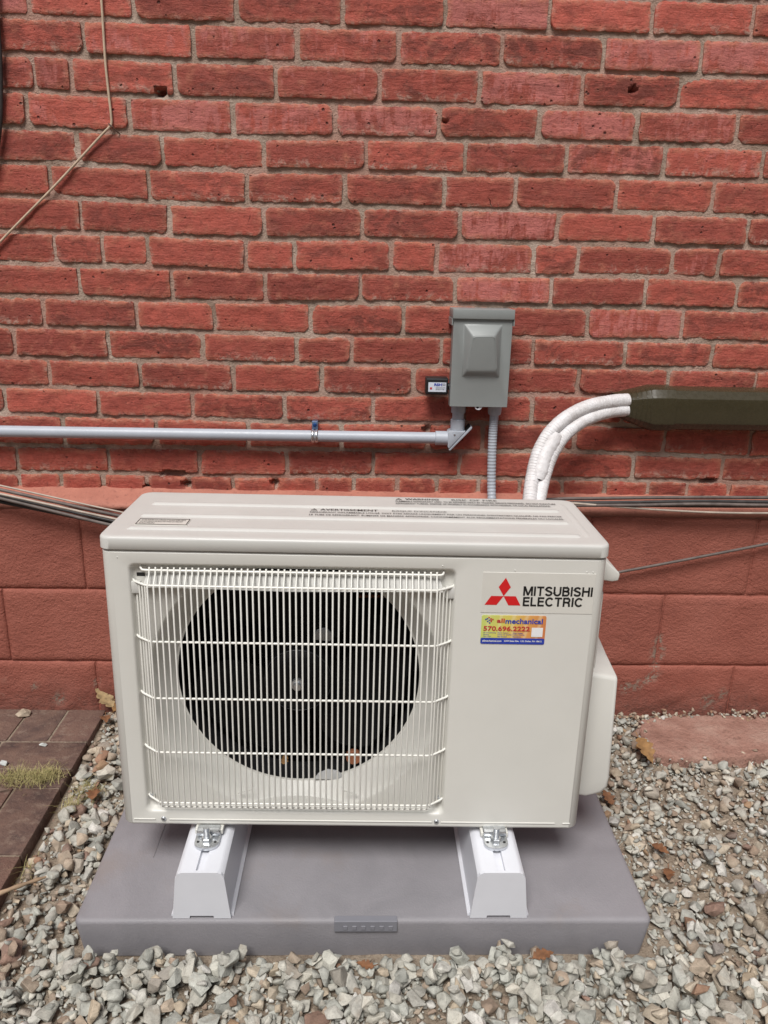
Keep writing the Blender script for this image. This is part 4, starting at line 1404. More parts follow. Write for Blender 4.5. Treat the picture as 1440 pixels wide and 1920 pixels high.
# heavy sans capitals as strokes in a box one unit high: width, strokes
h_ = .09
GL = {'I': (.18, [[(.09, 0), (.09, 1)]]),
      'M': (.98, [[(.09, 0), (.09, 1)], [(.89, 0), (.89, 1)], [(.13, .97), (.49, .06)], [(.85, .97), (.49, .06)]]),
      'T': (.74, [[(0, .91), (.74, .91)], [(.37, 0), (.37, .91)]]),
      'H': (.80, [[(.09, 0), (.09, 1)], [(.71, 0), (.71, 1)], [(.09, .53), (.71, .53)]]),
      'E': (.66, [[(.09, 0), (.09, 1)], [(.09, .91), (.66, .91)], [(.09, .53), (.62, .53)], [(.09, .09), (.66, .09)]]),
      'L': (.60, [[(.09, 0), (.09, 1)], [(.09, .09), (.60, .09)]]),
      'U': (.80, [[(.09, 1), (.09, .38)] + arc(.40, .38, .31, .30, 180, 360) + [(.71, 1)]]),
      'S': (.76, [arc(.38, .715, .28, .20, 15, 180, 10) + arc(.38, .715, .28, .17, 180, 255, 5) + arc(.38, .305, .29, .19, 75, 0, 5) + arc(.38, .29, .29, .205, 0, -170, 12)]),
      'B': (.76, [[(.09, 0), (.09, 1)], [(.09, .91), (.42, .91)] + arc(.42, .72, .21, .19, 90, -90) + [(.09, .53)], [(.09, .53), (.45, .53)] + arc(.45, .31, .22, .22, 90, -90) + [(.09, .09)]]),
      'R': (.78, [[(.09, 0), (.09, 1)], [(.09, .91), (.44, .91)] + arc(.44, .69, .22, .22, 90, -90) + [(.09, .47)], [(.46, .47), (.62, .34), (.66, 0)]]),
      'C': (.84, [arc(.44, .50, .35, .41, 38, 322, 24)])}
def stroke_word(word, x0, x1, z0, z1, half=.098, gap=.115):
    verts, faces = [], []
    pen = 0.0
    for ch in word:
        w, strokes = GL[ch]
        for s in strokes:
            n = len(s)
            b = len(verts)
            for k, (px, pz) in enumerate(s):
                d0 = Vector(s[k]) - Vector(s[k - 1]) if k > 0 else Vector(s[1]) - Vector(s[0])
                d1 = Vector(s[k + 1]) - Vector(s[k]) if k < n - 1 else d0
                d0.normalize(); d1.normalize()
                nn = Vector((-(d0.y + d1.y), d0.x + d1.x))
                nn.normalize()
                m_ = half / max(.5, nn.dot(Vector((-d0.y, d0.x))))
                lv = len(verts) * 1e-7
                verts.append((pen + px + nn.x * m_, pz + nn.y * m_, 0))
                verts.append((pen + px - nn.x * m_, pz - nn.y * m_, 0))
            for k in range(n - 1):
                faces.append((b + 2 * k, b + 2 * k + 1, b + 2 * k + 3, b + 2 * k + 2))
        pen += w + gap
    pen -= gap
    V = [(x0 + px / pen * (x1 - x0), z0 + pz * (z1 - z0), 0) for px, pz, _ in verts]
    return pydata(V, faces)
obj('lettering', to_front(stroke_word('MITSUBISHI', .2676, .3785, .4460, .4622), -.0011), INK, logo)
obj('lettering', to_front(stroke_word('ELECTRIC', .2682, .3645, .4280, .4438), -.0011), INK, logo)

def make_sticker_mat():
    m = NT('sticker_print')
    tc = m.n('ShaderNodeTexCoord')
    sp = m.n('ShaderNodeSeparateXYZ')
    m.l(tc.outputs['Generated'], sp.inputs[0])
    g = m.math('ADD', sp.outputs[0], m.math('MULTIPLY', sp.outputs[2], -.12))
    c = m.ramp(g, [(0.0, (0.56, 0.62, 0.16)), (0.30, (0.66, 0.56, 0.12)), (0.6, (0.70, 0.36, 0.10)), (1.0, (0.58, 0.17, 0.06))])
    wv = m.n('ShaderNodeTexWave')
    wv.inputs['Scale'].default_value = 1.6
    wv.inputs['Distortion'].default_value = 2.5
    m.l(tc.outputs['Generated'], wv.inputs['Vector'])
    c = m.mix(m.ramp(wv.outputs['Fac'], [(0.7, 0.0), (1.0, 0.4)]), c, (0.80, 0.70, 0.42))
    m.color(c).rough(0.35)
    return m.mat
SX0, SX1, SZ0, SZ1 = .2040, .3085, .3603, .4110
def sticker_box(x0, x1, z0, z1, y0, y1, rad=.003):
    return prism([(x, z) for x, z in rrect(x0, x1, z0, z1, rad, 4)], y0, y1, plane='XZ')
st = obj('contact_sticker', sticker_box(SX0, SX1, SZ0, SZ1, -.0007, .001), make_sticker_mat(), unit)
def sp_(x, y):       # sticker artwork in its own units, 575 wide, 272 high
    return SX0 + x / 575 * (SX1 - SX0), SZ1 - y / 272 * (SZ1 - SZ0)
def s_text(body, x0, y0, x1, y1, mat, bold=0.0):
    a, b = sp_(x0, y1), sp_(x1, y0)
    obj('print', to_front(text_mesh(body, a[0], b[0], a[1], b[1], bold), -.0014), mat, st)
band = obj('blue_band', sticker_box(SX0 + .0002, SX1 - .0002, SZ0 + .0002, sp_(0, 214)[1], -.0010, -.0006, .0025), BLUE, st)
s_text('all', 136, 28, 205, 68, CRIMSON, .024)
s_text('mechanical', 212, 26, 545, 76, BLUE, .024)
s_text('570.696.2222', 20, 100, 435, 146, CRIMSON, .024)
for x0, ls in ((22, ('Air Conditioning', 'Heating', 'Heat Pumps')), (150, ('Boiler Repairs', 'Indoor Air Quality', 'Gas Services')), (285, ('Water Heaters', 'Radiant Heating', 'Ventilation'))):
    for k, t_ in enumerate(ls):
        s_text(t_, x0, 158 + 17 * k, x0 + 7.0 * len(t_), 170 + 17 * k, BLUE, .01)
s_text('allmechanical.com', 18, 232, 190, 250, WHITE, .02)
s_text('3250 State Rte. 118, Dallas, PA 18612', 212, 232, 550, 250, WHITE, .02)
a, b = sp_(452, 198), sp_(552, 110)
obj('blank_square', to_front(pydata([(a[0], a[1], 0), (b[0], a[1], 0), (b[0], b[1], 0), (a[0], b[1], 0)], [(0, 1, 2, 3)]), -.0013), WHITE, st)
# round chequered emblem at the corner of the sticker
for i in range(5):
    for j in range(5):
        u, w_ = (i - 2) / 2.4, (j - 2) / 2.4
        if u * u + w_ * w_ > 1.0:
            continue
        cx = 68 + 38 * u + 5 * w_
        cz = 42 + 30 * w_ - 10 * u * u + 3
        mt = BLUE if u + (-w_) * .2 < 0.05 else CRIMSON
        if (i + j) % 2 == 0 or (i > 1 and j == 2):
            q = [sp_(cx - 7, cz + 5), sp_(cx + 6, cz + 6), sp_(cx + 7, cz - 5), sp_(cx - 6, cz - 6)]
            obj('emblem_piece', to_front(pydata([(x, z, 0) for x, z in q], [(0, 1, 2, 3)]), -.0014), mt, st)

# handle, side strip and valve cover on the right flank ----------------
bm = prism([(HW - .004, .4900), (HW + .012, .4880), (HW + .0400, .4640), (HW + .0415, .4605), (HW + .0400, .4500), (HW + .030, .4480), (HW + .014, .4500), (HW - .004, .4500)], .060, .200, bevel=.002, plane='XZ')
obj('handle', bm, IVORY, unit, smooth=45)
bm = prism([(HW - .004, .4260), (HW + .020, .4250), (HW + .0265, .4180), (HW + .0265, .2400), (HW - .004, .2400)], .085, .235, bevel=.0035, plane='XZ')
obj('side_strip', bm, IVORY, unit, smooth=45)
bm = bmesh.new()
def cover_loop(y, ins):
    pts = [(HW - .006, .024 + ins), (HW + .030, .018 + ins), (HW + .060 - ins, .026 + ins), (HW + .0690 - ins, .038 + ins), (HW + .0705 - ins, .060),
           (HW + .0640 - ins, .2580), (HW + .0630 - ins, .2630 - ins), (HW + .0600 - ins, .2660 - ins), (HW - .006, .2760 - ins)]
    return [(x, y, z) for x, z in pts]
def cover_back(y, dz):
    return [(x, y, z + (dz if i >= 5 else 0)) for i, (x, _, z) in enumerate(cover_loop(y, .001))]
loft(bm, [cover_loop(.066, .007), cover_loop(.0675, .0030), cover_loop(.0705, .0010), cover_loop(.075, 0), cover_back(.140, .010), cover_back(.235, .026)])
bmesh.ops.recalc_face_normals(bm, faces=bm.faces)
obj('valve_cover', bm, IVORY, unit, smooth=45)
# mounting feet of the unit on the white supports
for x in (-.248, .250):
    obj('mounting_foot', box_bm(x - .024, x + .024, -.010, .250, -.0085, .0005, bevel=.001), IVORY, unit)

# ------------------------------------------------------------------ electrical disconnect box
box = tag(empty('disconnect_box', (.668, WY, .646)), 'grey metal electrical disconnect box with embossed cover on the brick wall', 'electrical box')
D = .072
W0, W1, BZ0, BZ1 = -.0645, .0640, 0.0, .2060
obj('enclosure', box_bm(W0 + .004, W1 - .004, -D + .006, .012, BZ0 + .002, BZ1 + .003, bevel=.0015), BOXGREY, box, smooth=40)
# cover with a pressed wedge: built as a sheet with the wedge standing out
bm = bmesh.new()
yc = -D
def cv(x, y, z):
    return bm.verts.new((x, y, z))
outer = [cv(W0, yc, BZ0), cv(W1, yc, BZ0), cv(W1, yc, BZ1), cv(W0, yc, BZ1)]
e0 = [(-.0410, .0660), (.0420, .0660), (.0430, .1800), (-.0420, .1800)]
e1 = [(-.0385, .0690), (.0395, .0690), (.0405, .1775), (-.0395, .1775)]
e2 = [(-.0335, .0790), (.0345, .0800), (.0255, .1590), (-.0255, .1570)]
e3 = [(-.0300, .0840), (.0310, .0850), (.0230, .1560), (-.0225, .1540)]
R0 = [cv(x, yc, z) for x, z in e0]
R1 = [cv(x, yc - .003, z) for x, z in e1]
R2 = [cv(x, yc - d, z) for (x, z), d in zip(e2, (.0115, .0115, .0220, .0220))]
R3 = [cv(x, yc - d, z) for (x, z), d in zip(e3, (.0130, .0130, .0235, .0235))]
for A2, B2 in ((outer, R0), (R0, R1), (R1, R2), (R2, R3)):
    for k in range(4):
        bm.faces.new((A2[k], A2[(k + 1) % 4], B2[(k + 1) % 4], B2[k]))
bm.faces.new(R3)
bk = [cv(W0, yc + .03, BZ0), cv(W1, yc + .03, BZ0), cv(W1, yc + .03, BZ1), cv(W0, yc + .03, BZ1)]
for k in range(4):
    bm.faces.new((outer[(k + 1) % 4], outer[k], bk[k], bk[(k + 1) % 4]))
bmesh.ops.recalc_face_normals(bm, faces=bm.faces)
es = [e for e in bm.edges if all(v in R1 + R2 + R3 for v in e.verts)]
bmesh.ops.bevel(bm, geom=es, offset=.0035, segments=3, affect='EDGES', profile=0.5)
cover = obj('cover', bm, BOXGREY, box, smooth=60)
# hood over the top edge with side lips
obj('hood', box_bm(W0 - .0025, W1 + .0030, -D - .006, .004, BZ1 - .0150, BZ1 + .0055, bevel=.0012), BOXGREY, box, smooth=40)
for s, x in ((-1, W0 - .0040), (1, W1 + .0015)):
    obj('hood_lip', box_bm(x, x + .0025, -D - .003, .0, BZ1 - .0290, BZ1 - .0150), BOXGREY, box)
me = lathe([(.0001, .0012), (.0092, .0012), (.0095, 0)], 24, 'Y', cap1=True)
tab = obj('lock_tab', me, WHITEPVC, box, (.0005, -D + .004, .0015), smooth=40)
obj('tab_hole', lathe([(.0001, .0016), (.0028, .0016), (.003, .0010)], 12, 'Y'), BLACK, tab, (-.002, 0, -.0032))

surge = tag(empty('surge_protector', (.5770, WY - .035, .668)), 'small black surge protector with white label clipped to the disconnect box', 'surge protector')
obj('case', box_bm(-.0270, .0230, -.0170, .0180, 0, .0375, bevel=.0025), BLACK, surge, smooth=40)
obj('case_front', box_bm(-.0255, .0215, -.0185, -.016, .0025, .0350, bevel=.001), BLACK, surge)
obj('nipple', lathe([(.0080, 0), (.0080, .030)], 14, 'X'), BLACK, surge, (.0220, -.002, .017), smooth=60)
lb = obj('printed_label', box_bm(-.0215, .0185, -.0191, -.0182, .0070, .0280), plain('pale_label', (.62, .66, .74), .4), surge)
obj('print', to_front(text_mesh('RSH', -.0085, .0085, .0200, .0262, .04), -.0196), BLUE, lb)
obj('print', to_front(text_mesh('50', .0095, .0165, .0203, .0262, .0), -.0196), INK, lb)
for z, t_ in ((.0150, 'SURGE PROTECTIVE'), (.0112, 'DEVICE TYPE 1')):
    obj('print', to_front(text_mesh(t_, -.005, .0165, z, z + .0026, .0), -.0196), GREYINK, lb)
obj('print', to_front(pydata([(-.0180, .0125, 0), (-.0130, .0125, 0), (-.0130, .0170, 0), (-.0180, .0170, 0)], [(0, 1, 2, 3)]), -.0196), CRIMSON, lb)

# ------------------------------------------------------------------ rigid conduit with pull elbow
con = tag(empty('rigid_conduit', (.623, WY - .028, .646)), 'straight grey plastic conduit running along the wall into the disconnect box', 'conduit')
CR = .0132
CZ = .5640 - .646
obj('pipe', tube([(-1.50, 0, CZ), (-.040, 0, CZ)], CR, 24), PVC, con, smooth=60)
obj('riser', tube([(.0055, 0, -.068), (.0055, 0, -.012)], CR, 24), PVC, con, smooth=60)
obj('collar', lathe([(.0150, 0), (.0165, .001), (.0165, .020), (.0150, .021), (.0132, .021)][::-1], 24, cap0=False), PVC, con, (.0055, 0, -.0225), smooth=40)
elb = obj('pull_elbow', lathe([(.0135, -.041), (.0165, -.040), (.0165, -.004), (.0165, .0)], 24, 'X', cap1=True), PVC, con, (-.0045, 0, CZ), smooth=40)
obj('upper_socket', lathe([(.0165, 0), (.0165, .032), (.0150, .0335), (.0132, .0335)], 24), PVC, elb, (.0100, 0, .0120), smooth=40)
body = prism([(-.012, -.0175), (-.0130, .0165), (-.0075, .0200), (.0270, .0200), (.0300, .0225), (.0250, .0140), (-.0050, -.0205), (-.0095, -.0215)], -.0180, .0180, bevel=.0012)
obj('elbow_body', body, PVC, elb, smooth=35)
cvp = prism([(-.0105, -.0235), (-.0060, -.0255), (.0415, .0265), (.0415, .0310), (.0380, .0320)], -.0190, .0190, bevel=.001)
lidp = obj('elbow_cover', cvp, PVC, elb, smooth=35)
obj('gasket', prism([(-.0110, -.0222), (-.0098, -.0236), (.0388, .0318), (.0372, .0322)], -.0186, .0186), BLACK, elb)
obj('cover_screw', lathe([(.0001, .0012), (.0020, .0010), (.0024, 0)], 10, 'Y'), ZINC, elb, (.0020, -.0182, .0120))

strap = tag(empty('pipe_strap', (.299, WY - .028, .5640)), 'zinc pipe strap with blue screw holding the grey conduit to the wall', 'strap')
band_pts = []
for k in range(17):
    a = math.radians(-100 + 200 * k / 16)
    band_pts.append((-(CR + .0014) * math.cos(a), (CR + .0014) * math.sin(a)))
for dx in (-.0042, .0042):
    verts, faces = [], []
    for (y, z) in band_pts:
        for rr_, xx in ((1.0, -.0034), (1.10, -.0016), (1.10, .0016), (1.0, .0034)):
            verts.append((xx + dx, y * rr_, z * rr_))
    for i in range(len(band_pts) - 1):
        for k in range(3):
            faces.append((i * 4 + k, i * 4 + k + 1, (i + 1) * 4 + k + 1, (i + 1) * 4 + k))
    me = pydata(verts, faces)
    obj('band', me, ZINC, strap, smooth=40)
obj('tab', box_bm(-.0068, .0068, .0055, .0268, .0145, .0330, bevel=.001), plain('blued_zinc', (.22, .36, .58), .3, metal=.8), strap)  # blue of the reflected sky put into the tab's colour
obj('screw', lathe([(.0001, .0055), (.0038, .0050), (.0050, .0018), (.0050, -.001)], 6, 'Y'), plain('blue_screw', (.03, .10, .32), .3, metal=.7), strap, (0, .0055, .0245), smooth=30)

# ------------------------------------------------------------------ flexible whip
whip = tag(empty('flexible_conduit', (.7120, WY - .030, .646)), 'ribbed grey flexible conduit dropping from the disconnect box behind the unit', 'conduit')
path = smooth_path([(0, 0, -.012), (-.0008, 0, -.06), (.0000, -.004, -.13), (.0030, -.014, -.21), (.006, -.06, -.29), (.008, -.13, -.33)], 60)
rad = [.0100 + (.0005 if (k % 6) < 3 else -.0002) for k in range(len(path))]
obj('hose', tube(path, .01, 16, radii=rad), PVC, whip, smooth=80)
obj('connector', lathe([(.0118, -.024), (.0140, -.023), (.0152, -.019), (.0158, -.004), (.0158, -.001), (.0140, .001)], 24, cap0=True), PVC, whip, (0, 0, -.001), smooth=35)

# ------------------------------------------------------------------ brown line cover
duct = tag(empty('line_cover', (1.07, WY, .5955)), 'dark brown plastic line cover running right along the brick wall', 'duct')
DH, DD = .0945, .066
sec = [(0.004, 0), (0.004, DH), (-.040, DH), (-.052, DH - .004), (-DD, DH - .020), (-DD - .001, DH - .026), (-DD - .001, .022), (-DD, .018), (-.054, .004), (-.042, 0)]
bm = prism(sec, .045, 1.55, plane='YZ')
obj('trunking', bm, BROWN, duct, smooth=25)
sec2 = [(y * 1.045 + (.0 if y > 0 else -.0005), (z - DH / 2) * 1.055 + DH / 2) for y, z in sec]
bm = bmesh.new()
def dloop(x, s, sec_=sec2, zc=DH / 2):
    return [(x, .004 + (y - .004) * s[0], zc + (z - DH / 2) * s[1]) for y, z in sec_]
loft(bm, [dloop(-.080, (.76, .47), zc=.052), dloop(-.076, (.79, .52), zc=.0515), dloop(-.004, (.98, .985), zc=.0475), dloop(.001, (1, 1)), dloop(.046, (1, 1)), dloop(.0465, (.975, .97))])
bmesh.ops.recalc_face_normals(bm, faces=bm.faces)
endc = obj('end_cap', bm, BROWN, duct, smooth=25)
# stepped cut lines moulded on the tapering cap, and its screw slot
for k in range(7):
    f = (k + .5) / 7
    x = -.076 + .072 * f
    s = (.79 + .19 * f, .52 + .465 * f)
    zc = .0515 - .004 * f
    pts = dloop(x, (s[0] * 1.006, s[1] * 1.006), zc=zc)
    obj('cut_line', tube(pts[2:9], .00085, 6), BROWN, endc, smooth=60)
obj('screw_slot', box_bm(.009, .018, -.050, -.044, DH - .0065, DH - .0005, bevel=.001), BLACK, endc)
for k in range(3):
    obj('moulded_text', box_bm(.012 + .006 * k, .0135 + .006 * k, -DD - .0042, -DD - .0030, .026, .060 - .008 * (k % 2)), BROWN, endc)

# ------------------------------------------------------------------ insulated refrigerant lines
lines = tag(empty('insulated_lines', (.80, .50, .47)), 'two white wrapped refrigerant lines curving from the brown cover behind the unit', 'pipes')
LOx = Vector(lines.location)
def wrapped(path, r0, sd):
    rr = random.Random(sd)
    pts = smooth_path([Vector(p) - LOx for p in path], 44)
    # overlapping turns of tape: saw-tooth radius with uneven turns
    radii, ph, w = [], 0.0, 1.0
    for k in range(len(pts)):
        ph += w * 1.3
        if ph >= 6:
            ph = 0
            w = rr.uniform(.8, 1.35)
        radii.append(r0 * (1 + .045 * (ph / 6) + .006 * rr.uniform(-1, 1)))
    me = tube(pts, r0, 22, radii=radii)
    for vv in me.vertices:
        p = vv.co
        vv.co = p + Vector((fbm(p.x * 60, p.y * 60, p.z * 60 + sd), fbm(p.x * 60, p.y * 60, p.z * 60 + 9 + sd), fbm(p.x * 60, p.y * 60 + 5, p.z * 60 + sd))) * .0005
    return me
def make_wrap_mat():
    m = NT('white_wrap')
    p = m.pos()
    n1 = m.noise(p, 30, 5, 0.65)
    n2 = m.noise(p, 220, 4, 0.6)
    c = m.ramp(n1, [(0.3, (0.54, 0.51, 0.50)), (0.6, (0.70, 0.685, 0.69))])
    c = m.mix(m.ramp(n2, [(0.62, 0.0), (0.78, 0.35)]), c, (0.60, 0.46, 0.38))
    m.color(c).rough(0.45)
    m.bump(m.math('ADD', n1, n2), 0.5, 0.0025)
    return m.mat
WRAP = make_wrap_mat()
pa = [(1.0120, .615, .6620), (0.9770, .608, .6600), (0.9220, .592, .6520), (0.8720, .575, .6330), (0.8280, .555, .6000), (0.7980, .530, .5550), (0.7820, .500, .5050), (0.7700, .455, .455), (0.7620, .40, .40), (0.7570, .33, .35)]
pb = [(1.0120, .613, .6400), (0.9770, .606, .6380), (0.9320, .590, .6290), (0.8900, .572, .6120), (0.8520, .552, .5830), (0.8240, .528, .5420), (0.8050, .498, .4950), (0.7900, .455, .448), (0.7840, .40, .395), (0.7780, .33, .345)]
obj('line', wrapped(pa, .0152, 3), WRAP, lines, smooth=24)
obj('line', wrapped(pb, .0142, 8), WRAP, lines, smooth=24)
# a loose turn of tape holding both together
tp = [Vector(a).lerp(Vector(b), .45) - LOx for a, b in zip(pa, pb)][4:7]
me = tube(smooth_path(tp, 14), .02, 20, caps=False, radii=[(.0205 + .0005 * math.sin(k * 1.7)) * (1 if 3 < k < 25 else .80 + .05 * min(k, 28 - k)) for k in range(29)])
obj('tape_wrap', me, WRAP, lines, smooth=80)
# ------------------------------------------------------------------ cables along the foundation
def cable(name, pts, r, mat, label, group=None, n=10):
    base = Vector(pts[0])
    o = obj(name, tube(smooth_path([Vector(p) - base for p in pts], n), r, 8), mat, None, base, smooth=80)
    return tag(o, label, 'cable', group)
CG = 'cables strung along the foundation'
def run(zl, zm, zr, zr2, y, r, mat, label, wob=0.0):
    # taut from the left to the unit's back, slack behind it, then along the ledge to the right
    s = (zm - zl) / .24
    pts = [(-1.3, y, zl - s * .88), (-.80, y, zl - s * .38), (-.42, y, zl), (-.30, y, zl + s * .12), (-.18, y, zm), (-.08, y, zm + s * .08), (.10, y, zm - .030), (.40, y, zm - .010 + wob), (.72, y, zr - .016), (.86, y, zr - .002), (.95, y, zr + .001)]
    if zr2:
        pts += [(1.05, y, zr + (zr2 - zr) * .4), (1.20, y, zr + (zr2 - zr) * .75 + wob * .4), (1.40, y, zr2), (1.9, y, zr2 + .01)]
    else:
        pts = pts[:8] + [(.60, y + .02, zm - .06)]
    cable('cable', pts, r, mat, label, CG)
run(.4440, .3900, .43, None, .602, .0022, PALE, 'thin pale cable on top of the bundle left of the unit')
run(.4385, .3845, .4345, .4440, .590, .0042, CABLE2, 'dusty dark cable topmost of the bundle right of the hoses')
run(.4330, .3795, .4290, None, .578, .0028, PALE, 'pale grey cable in the middle of the left bundle')
run(.4290, .3730, .4270, .4365, .580, .0044, CABLE, 'black cable below the pale grey one in the left bundle', .003)
run(.4240, .3640, .4225, .4300, .574, .0040, CABLE2, 'dusty brown cable along the underside of the left bundle', .005)
run(.4110, .3615, .4200, .4250, .586, .0050, CABLE, 'thick black cable lowest of the bundle left of the unit', -.003)
cable('cable', [(.80, .570, .4330), (.89, .572, .4290), (1.00, .574, .4210), (1.12, .577, .4130), (1.25, .578, .4085), (1.40, .578, .4095), (1.8, .578, .4180)], .0026, PALE, 'thin pale cable drooping below the right bundle on the ledge', CG)
cable('cable', [(.70, .560, .190), (.86, .588, .2190), (1.03, .594, .2500), (1.20, .5955, .2860), (1.375, .5955, .3250), (1.8, .5955, .42)], .0036, CABLE2, 'single brown cable slanting up to the right across the foundation', CG)
w_ = cable('cable', [(-.1205, WY - .008, 1.72), (-.1205, WY - .006, 1.55), (-.1200, WY - .006, 1.4333), (-.1216, WY - .006, 1.3302), (-.1200, WY - .006, 1.2700), (-.1185, WY - .006, 1.2300), (-.1192, WY - .006, 1.2120), (-.1250, WY - .0065, 1.2040),
                 (-.150, WY - .006, 1.1815), (-.2499, WY - .006, 1.0880), (-.3752, WY - .006, .9764), (-.60, WY - .006, .77), (-.9, WY - .006, .50)], .0026, BEIGE, 'thin beige cable pinned down the upper left of the brick wall', None)
obj('staple', tube([(-.004, .010, .002), (-.003, -.004, .003), (.004, -.005, -.003), (.012, .002, -.012), (.014, .010, -.014)], .0012, 6), plain('rusty_staple', (.10, .06, .045), .7), w_, Vector((-.1205, WY - .006, 1.2085)) - Vector((-.1205, WY - .008, 1.72)))
cable('cable', [(-.3180, WY - .012, 1.72), (-.3255, WY - .012, 1.45), (-.3330, WY - .012, 1.30), (-.3520, WY - .012, 1.18), (-.3900, WY - .012, 1.08), (-.46, WY - .012, .98), (-.56, WY - .012, .90)], .0058, CABLE, 'thick black cable at the left edge high on the brick wall', None)

# ------------------------------------------------------------------ litter: leaves, grass, twig, loose stones on the pavers
def oak_leaf(L, seed):
    r = random.Random(seed)
    half = []
    lobes = 4
    n = 26
    for k in range(n + 1):
        t = k / n
        env = .30 * math.sin(math.pi * min(1, t * 1.05) ** .8) + .02
        w = env * (.45 + .55 * abs(math.sin(t * math.pi * lobes * .98 + .2)) ** .7)
        half.append((t, max(.012, w) * r.uniform(.88, 1.12)))
    half[-1] = (1.0, .005)
    verts, faces = [], []
    curl = r.uniform(.2, .5)
    for t, w in half:
        for s in (-1, -.5, 0, .5, 1):
            x = s * w * L
            y = t * L
            z = curl * (abs(s) * w) ** 1.3 * L + .10 * L * math.sin(t * 3 + seed) * .6 + .01 * L * fbm(s * 3, t * 6, seed)
            verts.append((x, y, z))
    m_ = len(half)
    for i in range(m_ - 1):
        for k in range(4):
            faces.append((i * 5 + k, i * 5 + k + 1, (i + 1) * 5 + k + 1, (i + 1) * 5 + k))
    n0 = len(verts)
    verts += [(x, y, z - .0004) for x, y, z in verts]
    faces += [tuple(n0 + q for q in f[::-1]) for f in faces]
    return pydata(verts, faces)
def hz(x, y):
    i, j = int((x - HX0) / HR), int((y - HY0) / HR)
    return float(H[max(0, j - 2):j + 3, max(0, i - 2):i + 3].max())
LG = 'dead leaves on the gravel'
def leaf(x, y, L, rz, tilt, mat, label, dz=.004, roll=0.0):
    o = obj('leaf', oak_leaf(L, int(abs(x * 1000) + abs(y * 700))), mat, None, (x, y, hz(x, y) + dz), smooth=180)
    o.rotation_euler = (tilt, roll, rz)
    tag(o, label, 'leaf', LG)
    st_ = obj('stalk', tube([(0, .02 * L, .0), (0, -.10 * L, .002), (.01 * L, -.22 * L, .004)], .0009, 5), mat, o)
leaf(1.072, .445, .072, math.radians(192), -.30, LEAF, 'golden brown oak leaf below the corner of the salmon slab', .024)
leaf(1.100, .425, .040, math.radians(70), .1, LEAF, 'small tan leaf tucked against the front edge of the salmon slab', .006)
leaf(1.000, .135, .040, math.radians(215), .15, LEAF2, 'dark brown leaf on the gravel right of the pad', .007)
leaf(1.015, .085, .038, math.radians(160), .05, LEAF2, 'reddish brown leaf nearest the front on the right gravel', .006)
leaf(.955, .250, .040, math.radians(20), .2, LEAF2, 'brown leaf beside the back right edge of the pad', .006)
leaf(1.030, .560, .060, math.radians(80), .3, LEAF3, 'straw coloured leaf at the foundation behind the valve cover', .012)
leaf(1.050, .590, .045, math.radians(120), .5, LEAF3, 'curled pale leaf standing against the foundation at the right', .010)
leaf(-.205, .585, .070, math.radians(60), .45, LEAF3, 'large straw coloured leaf heaped against the foundation at the left', .018)
leaf(-.190, .540, .055, math.radians(-30), .2, LEAF, 'tan leaf between the paver corner and the unit', .012)
leaf(-.175, .575, .050, math.radians(150), .6, LEAF3, 'curled straw leaf behind the left edge of the unit', .016)
leaf(-.215, .555, .045, math.radians(200), .1, LEAF2, 'brown leaf lying on the corner of the nearest wall paver', .010)
leaf(-.150, .255, .045, math.radians(10), .1, LEAF2, 'rusty leaf in the gravel between pavers and unit', .006)
leaf(.440, -.150, .030, math.radians(80), .0, LEAF2, 'small dark leaf on the front gravel below the badge of the pad', .001)
leaf(.700, -.150, .040, math.radians(-70), .0, LEAF2, 'brown leaf lying on the front gravel below the logo side foot', .001)
o = obj('leaf', oak_leaf(.022, 5), LEAF, None, (0, 0, 0), smooth=180)
o.matrix_world = Matrix.Translation((.276, .052, .092)) @ Matrix.Rotation(.3, 4, 'Y') @ Matrix.Rotation(1.2, 4, 'X')
tag(o, 'tiny tan leaf caught inside the fan opening', 'leaf')

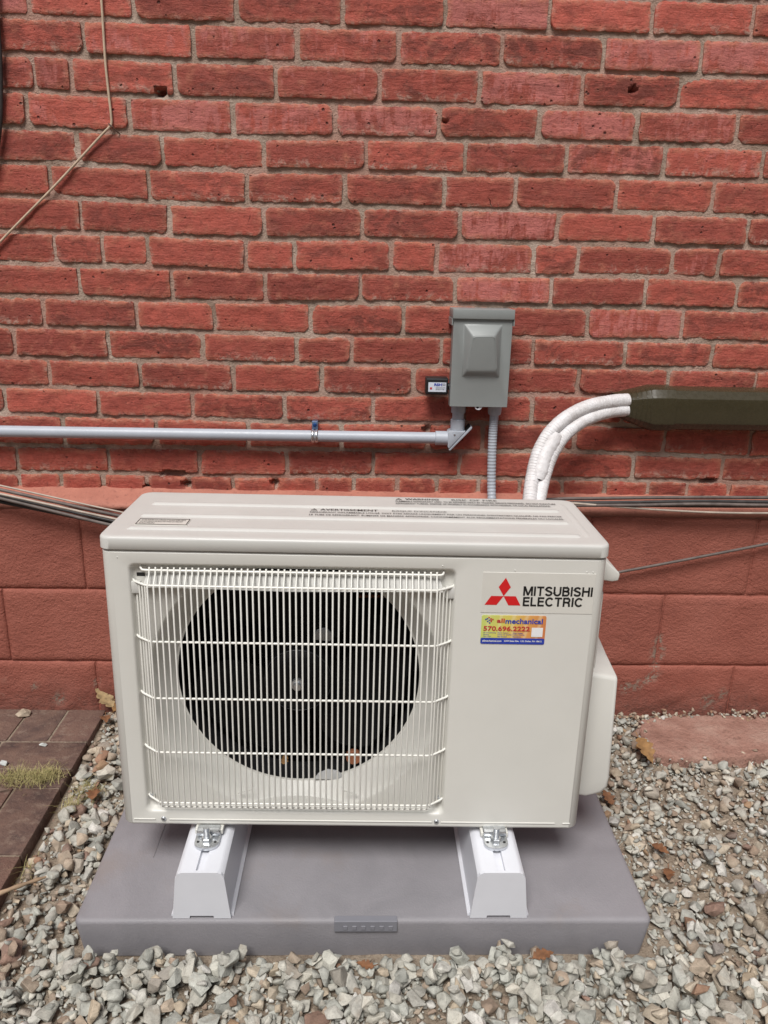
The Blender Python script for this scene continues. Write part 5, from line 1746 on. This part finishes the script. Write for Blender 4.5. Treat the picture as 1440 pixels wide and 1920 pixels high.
# dry grass
verts, faces = [], []
r = random.Random(5)
for cx, cy, sx, sy, n_, zb in ((-.318, .322, .062, .026, 560, -.142), (-.272, .330, .025, .022, 260, -.142), (-.168, .288, .028, .020, 120, None), (-.192, .245, .018, .015, 70, None), (-.215, .06, .015, .03, 25, None)):
    for _ in range(n_):
        x, y = cx + r.gauss(0, sx * .6), cy + r.gauss(0, sy * .6)
        z = zb if zb is not None else hz(x, y) - .004
        a = r.uniform(0, 6.283)
        l = r.uniform(.012, .034)
        lean = r.uniform(.5, 1.6)
        w = r.uniform(.0004, .0009)
        dx, dy = math.cos(a), math.sin(a)
        px, py = -dy * w, dx * w
        b = len(verts)
        for k in range(4):
            t = k / 3
            h_ = l * math.sin(min(1.5, t * (1.7 - lean * .55))) * .62
            f = l * lean * .6 * t * t + l * .2 * t
            ww = 1 - t * .85
            verts.append((x + dx * f - px * ww, y + dy * f - py * ww, z + h_))
            verts.append((x + dx * f + px * ww, y + dy * f + py * ww, z + h_))
        for k in range(3):
            faces.append((b + 2 * k, b + 2 * k + 1, b + 2 * k + 3, b + 2 * k + 2))
me = pydata(verts, faces)
def make_grass_mat():
    m = NT('dry_grass')
    p = m.pos()
    c = m.ramp(m.noise(p, 130, 3, .6), [(0.3, (0.16, 0.17, 0.055)), (0.5, (0.33, 0.29, 0.12)), (0.7, (0.50, 0.43, 0.22))])
    m.color(c).rough(0.8)
    return m.mat
grass = obj('dry_grass', me, make_grass_mat())
grass['kind'] = 'stuff'
grass['label'] = 'dry tufted grass growing in the paver joint at the left'
grass['category'] = 'grass'

tw = [(-.262, -.035, -.138), (-.225, -.012, -.133), (-.190, .012, -.134), (-.160, .035, -.139)]
o = obj('twig', tube(smooth_path([Vector(p) - Vector(tw[0]) for p in tw], 8), .004, 8, radii=[.0052 - .0001 * k + .0006 * math.sin(k) for k in range(25)]), plain('dry_wood', (.36, .25, .16), .8, var=.3), None, tw[0], smooth=80)
tag(o, 'pale dry twig lying on the gravel at the left edge', 'twig')
for (x, y, s, c, lab) in ((-.3265, .447, .022, (.50, .52, .50), 'pale grey pebble on the paver below the joint'), (-.385, .375, .022, (.46, .48, .47), 'bluish white pebble on the paver joint at the left edge'),
                          (-.425, .575, .042, (.40, .33, .25), 'tan stone sitting on the pavers against the foundation'), (-.345, .285, .036, (.16, .11, .085), 'dark brown stone beside the dry grass at the left edge')):
    V, F = protos[int(abs(x * 100)) % 60]
    me = pydata(V * s, F.tolist())
    at = me.attributes.new('col', 'FLOAT_COLOR', 'POINT')
    at.data.foreach_set('color', np.tile(np.append(c, 1).astype(np.float32), len(V)))
    o = obj('pebble', me, STONE, None, (x, y, -.142 - float((V * s)[:, 2].min()) - .0005))
    tag(o, lab, 'stone')
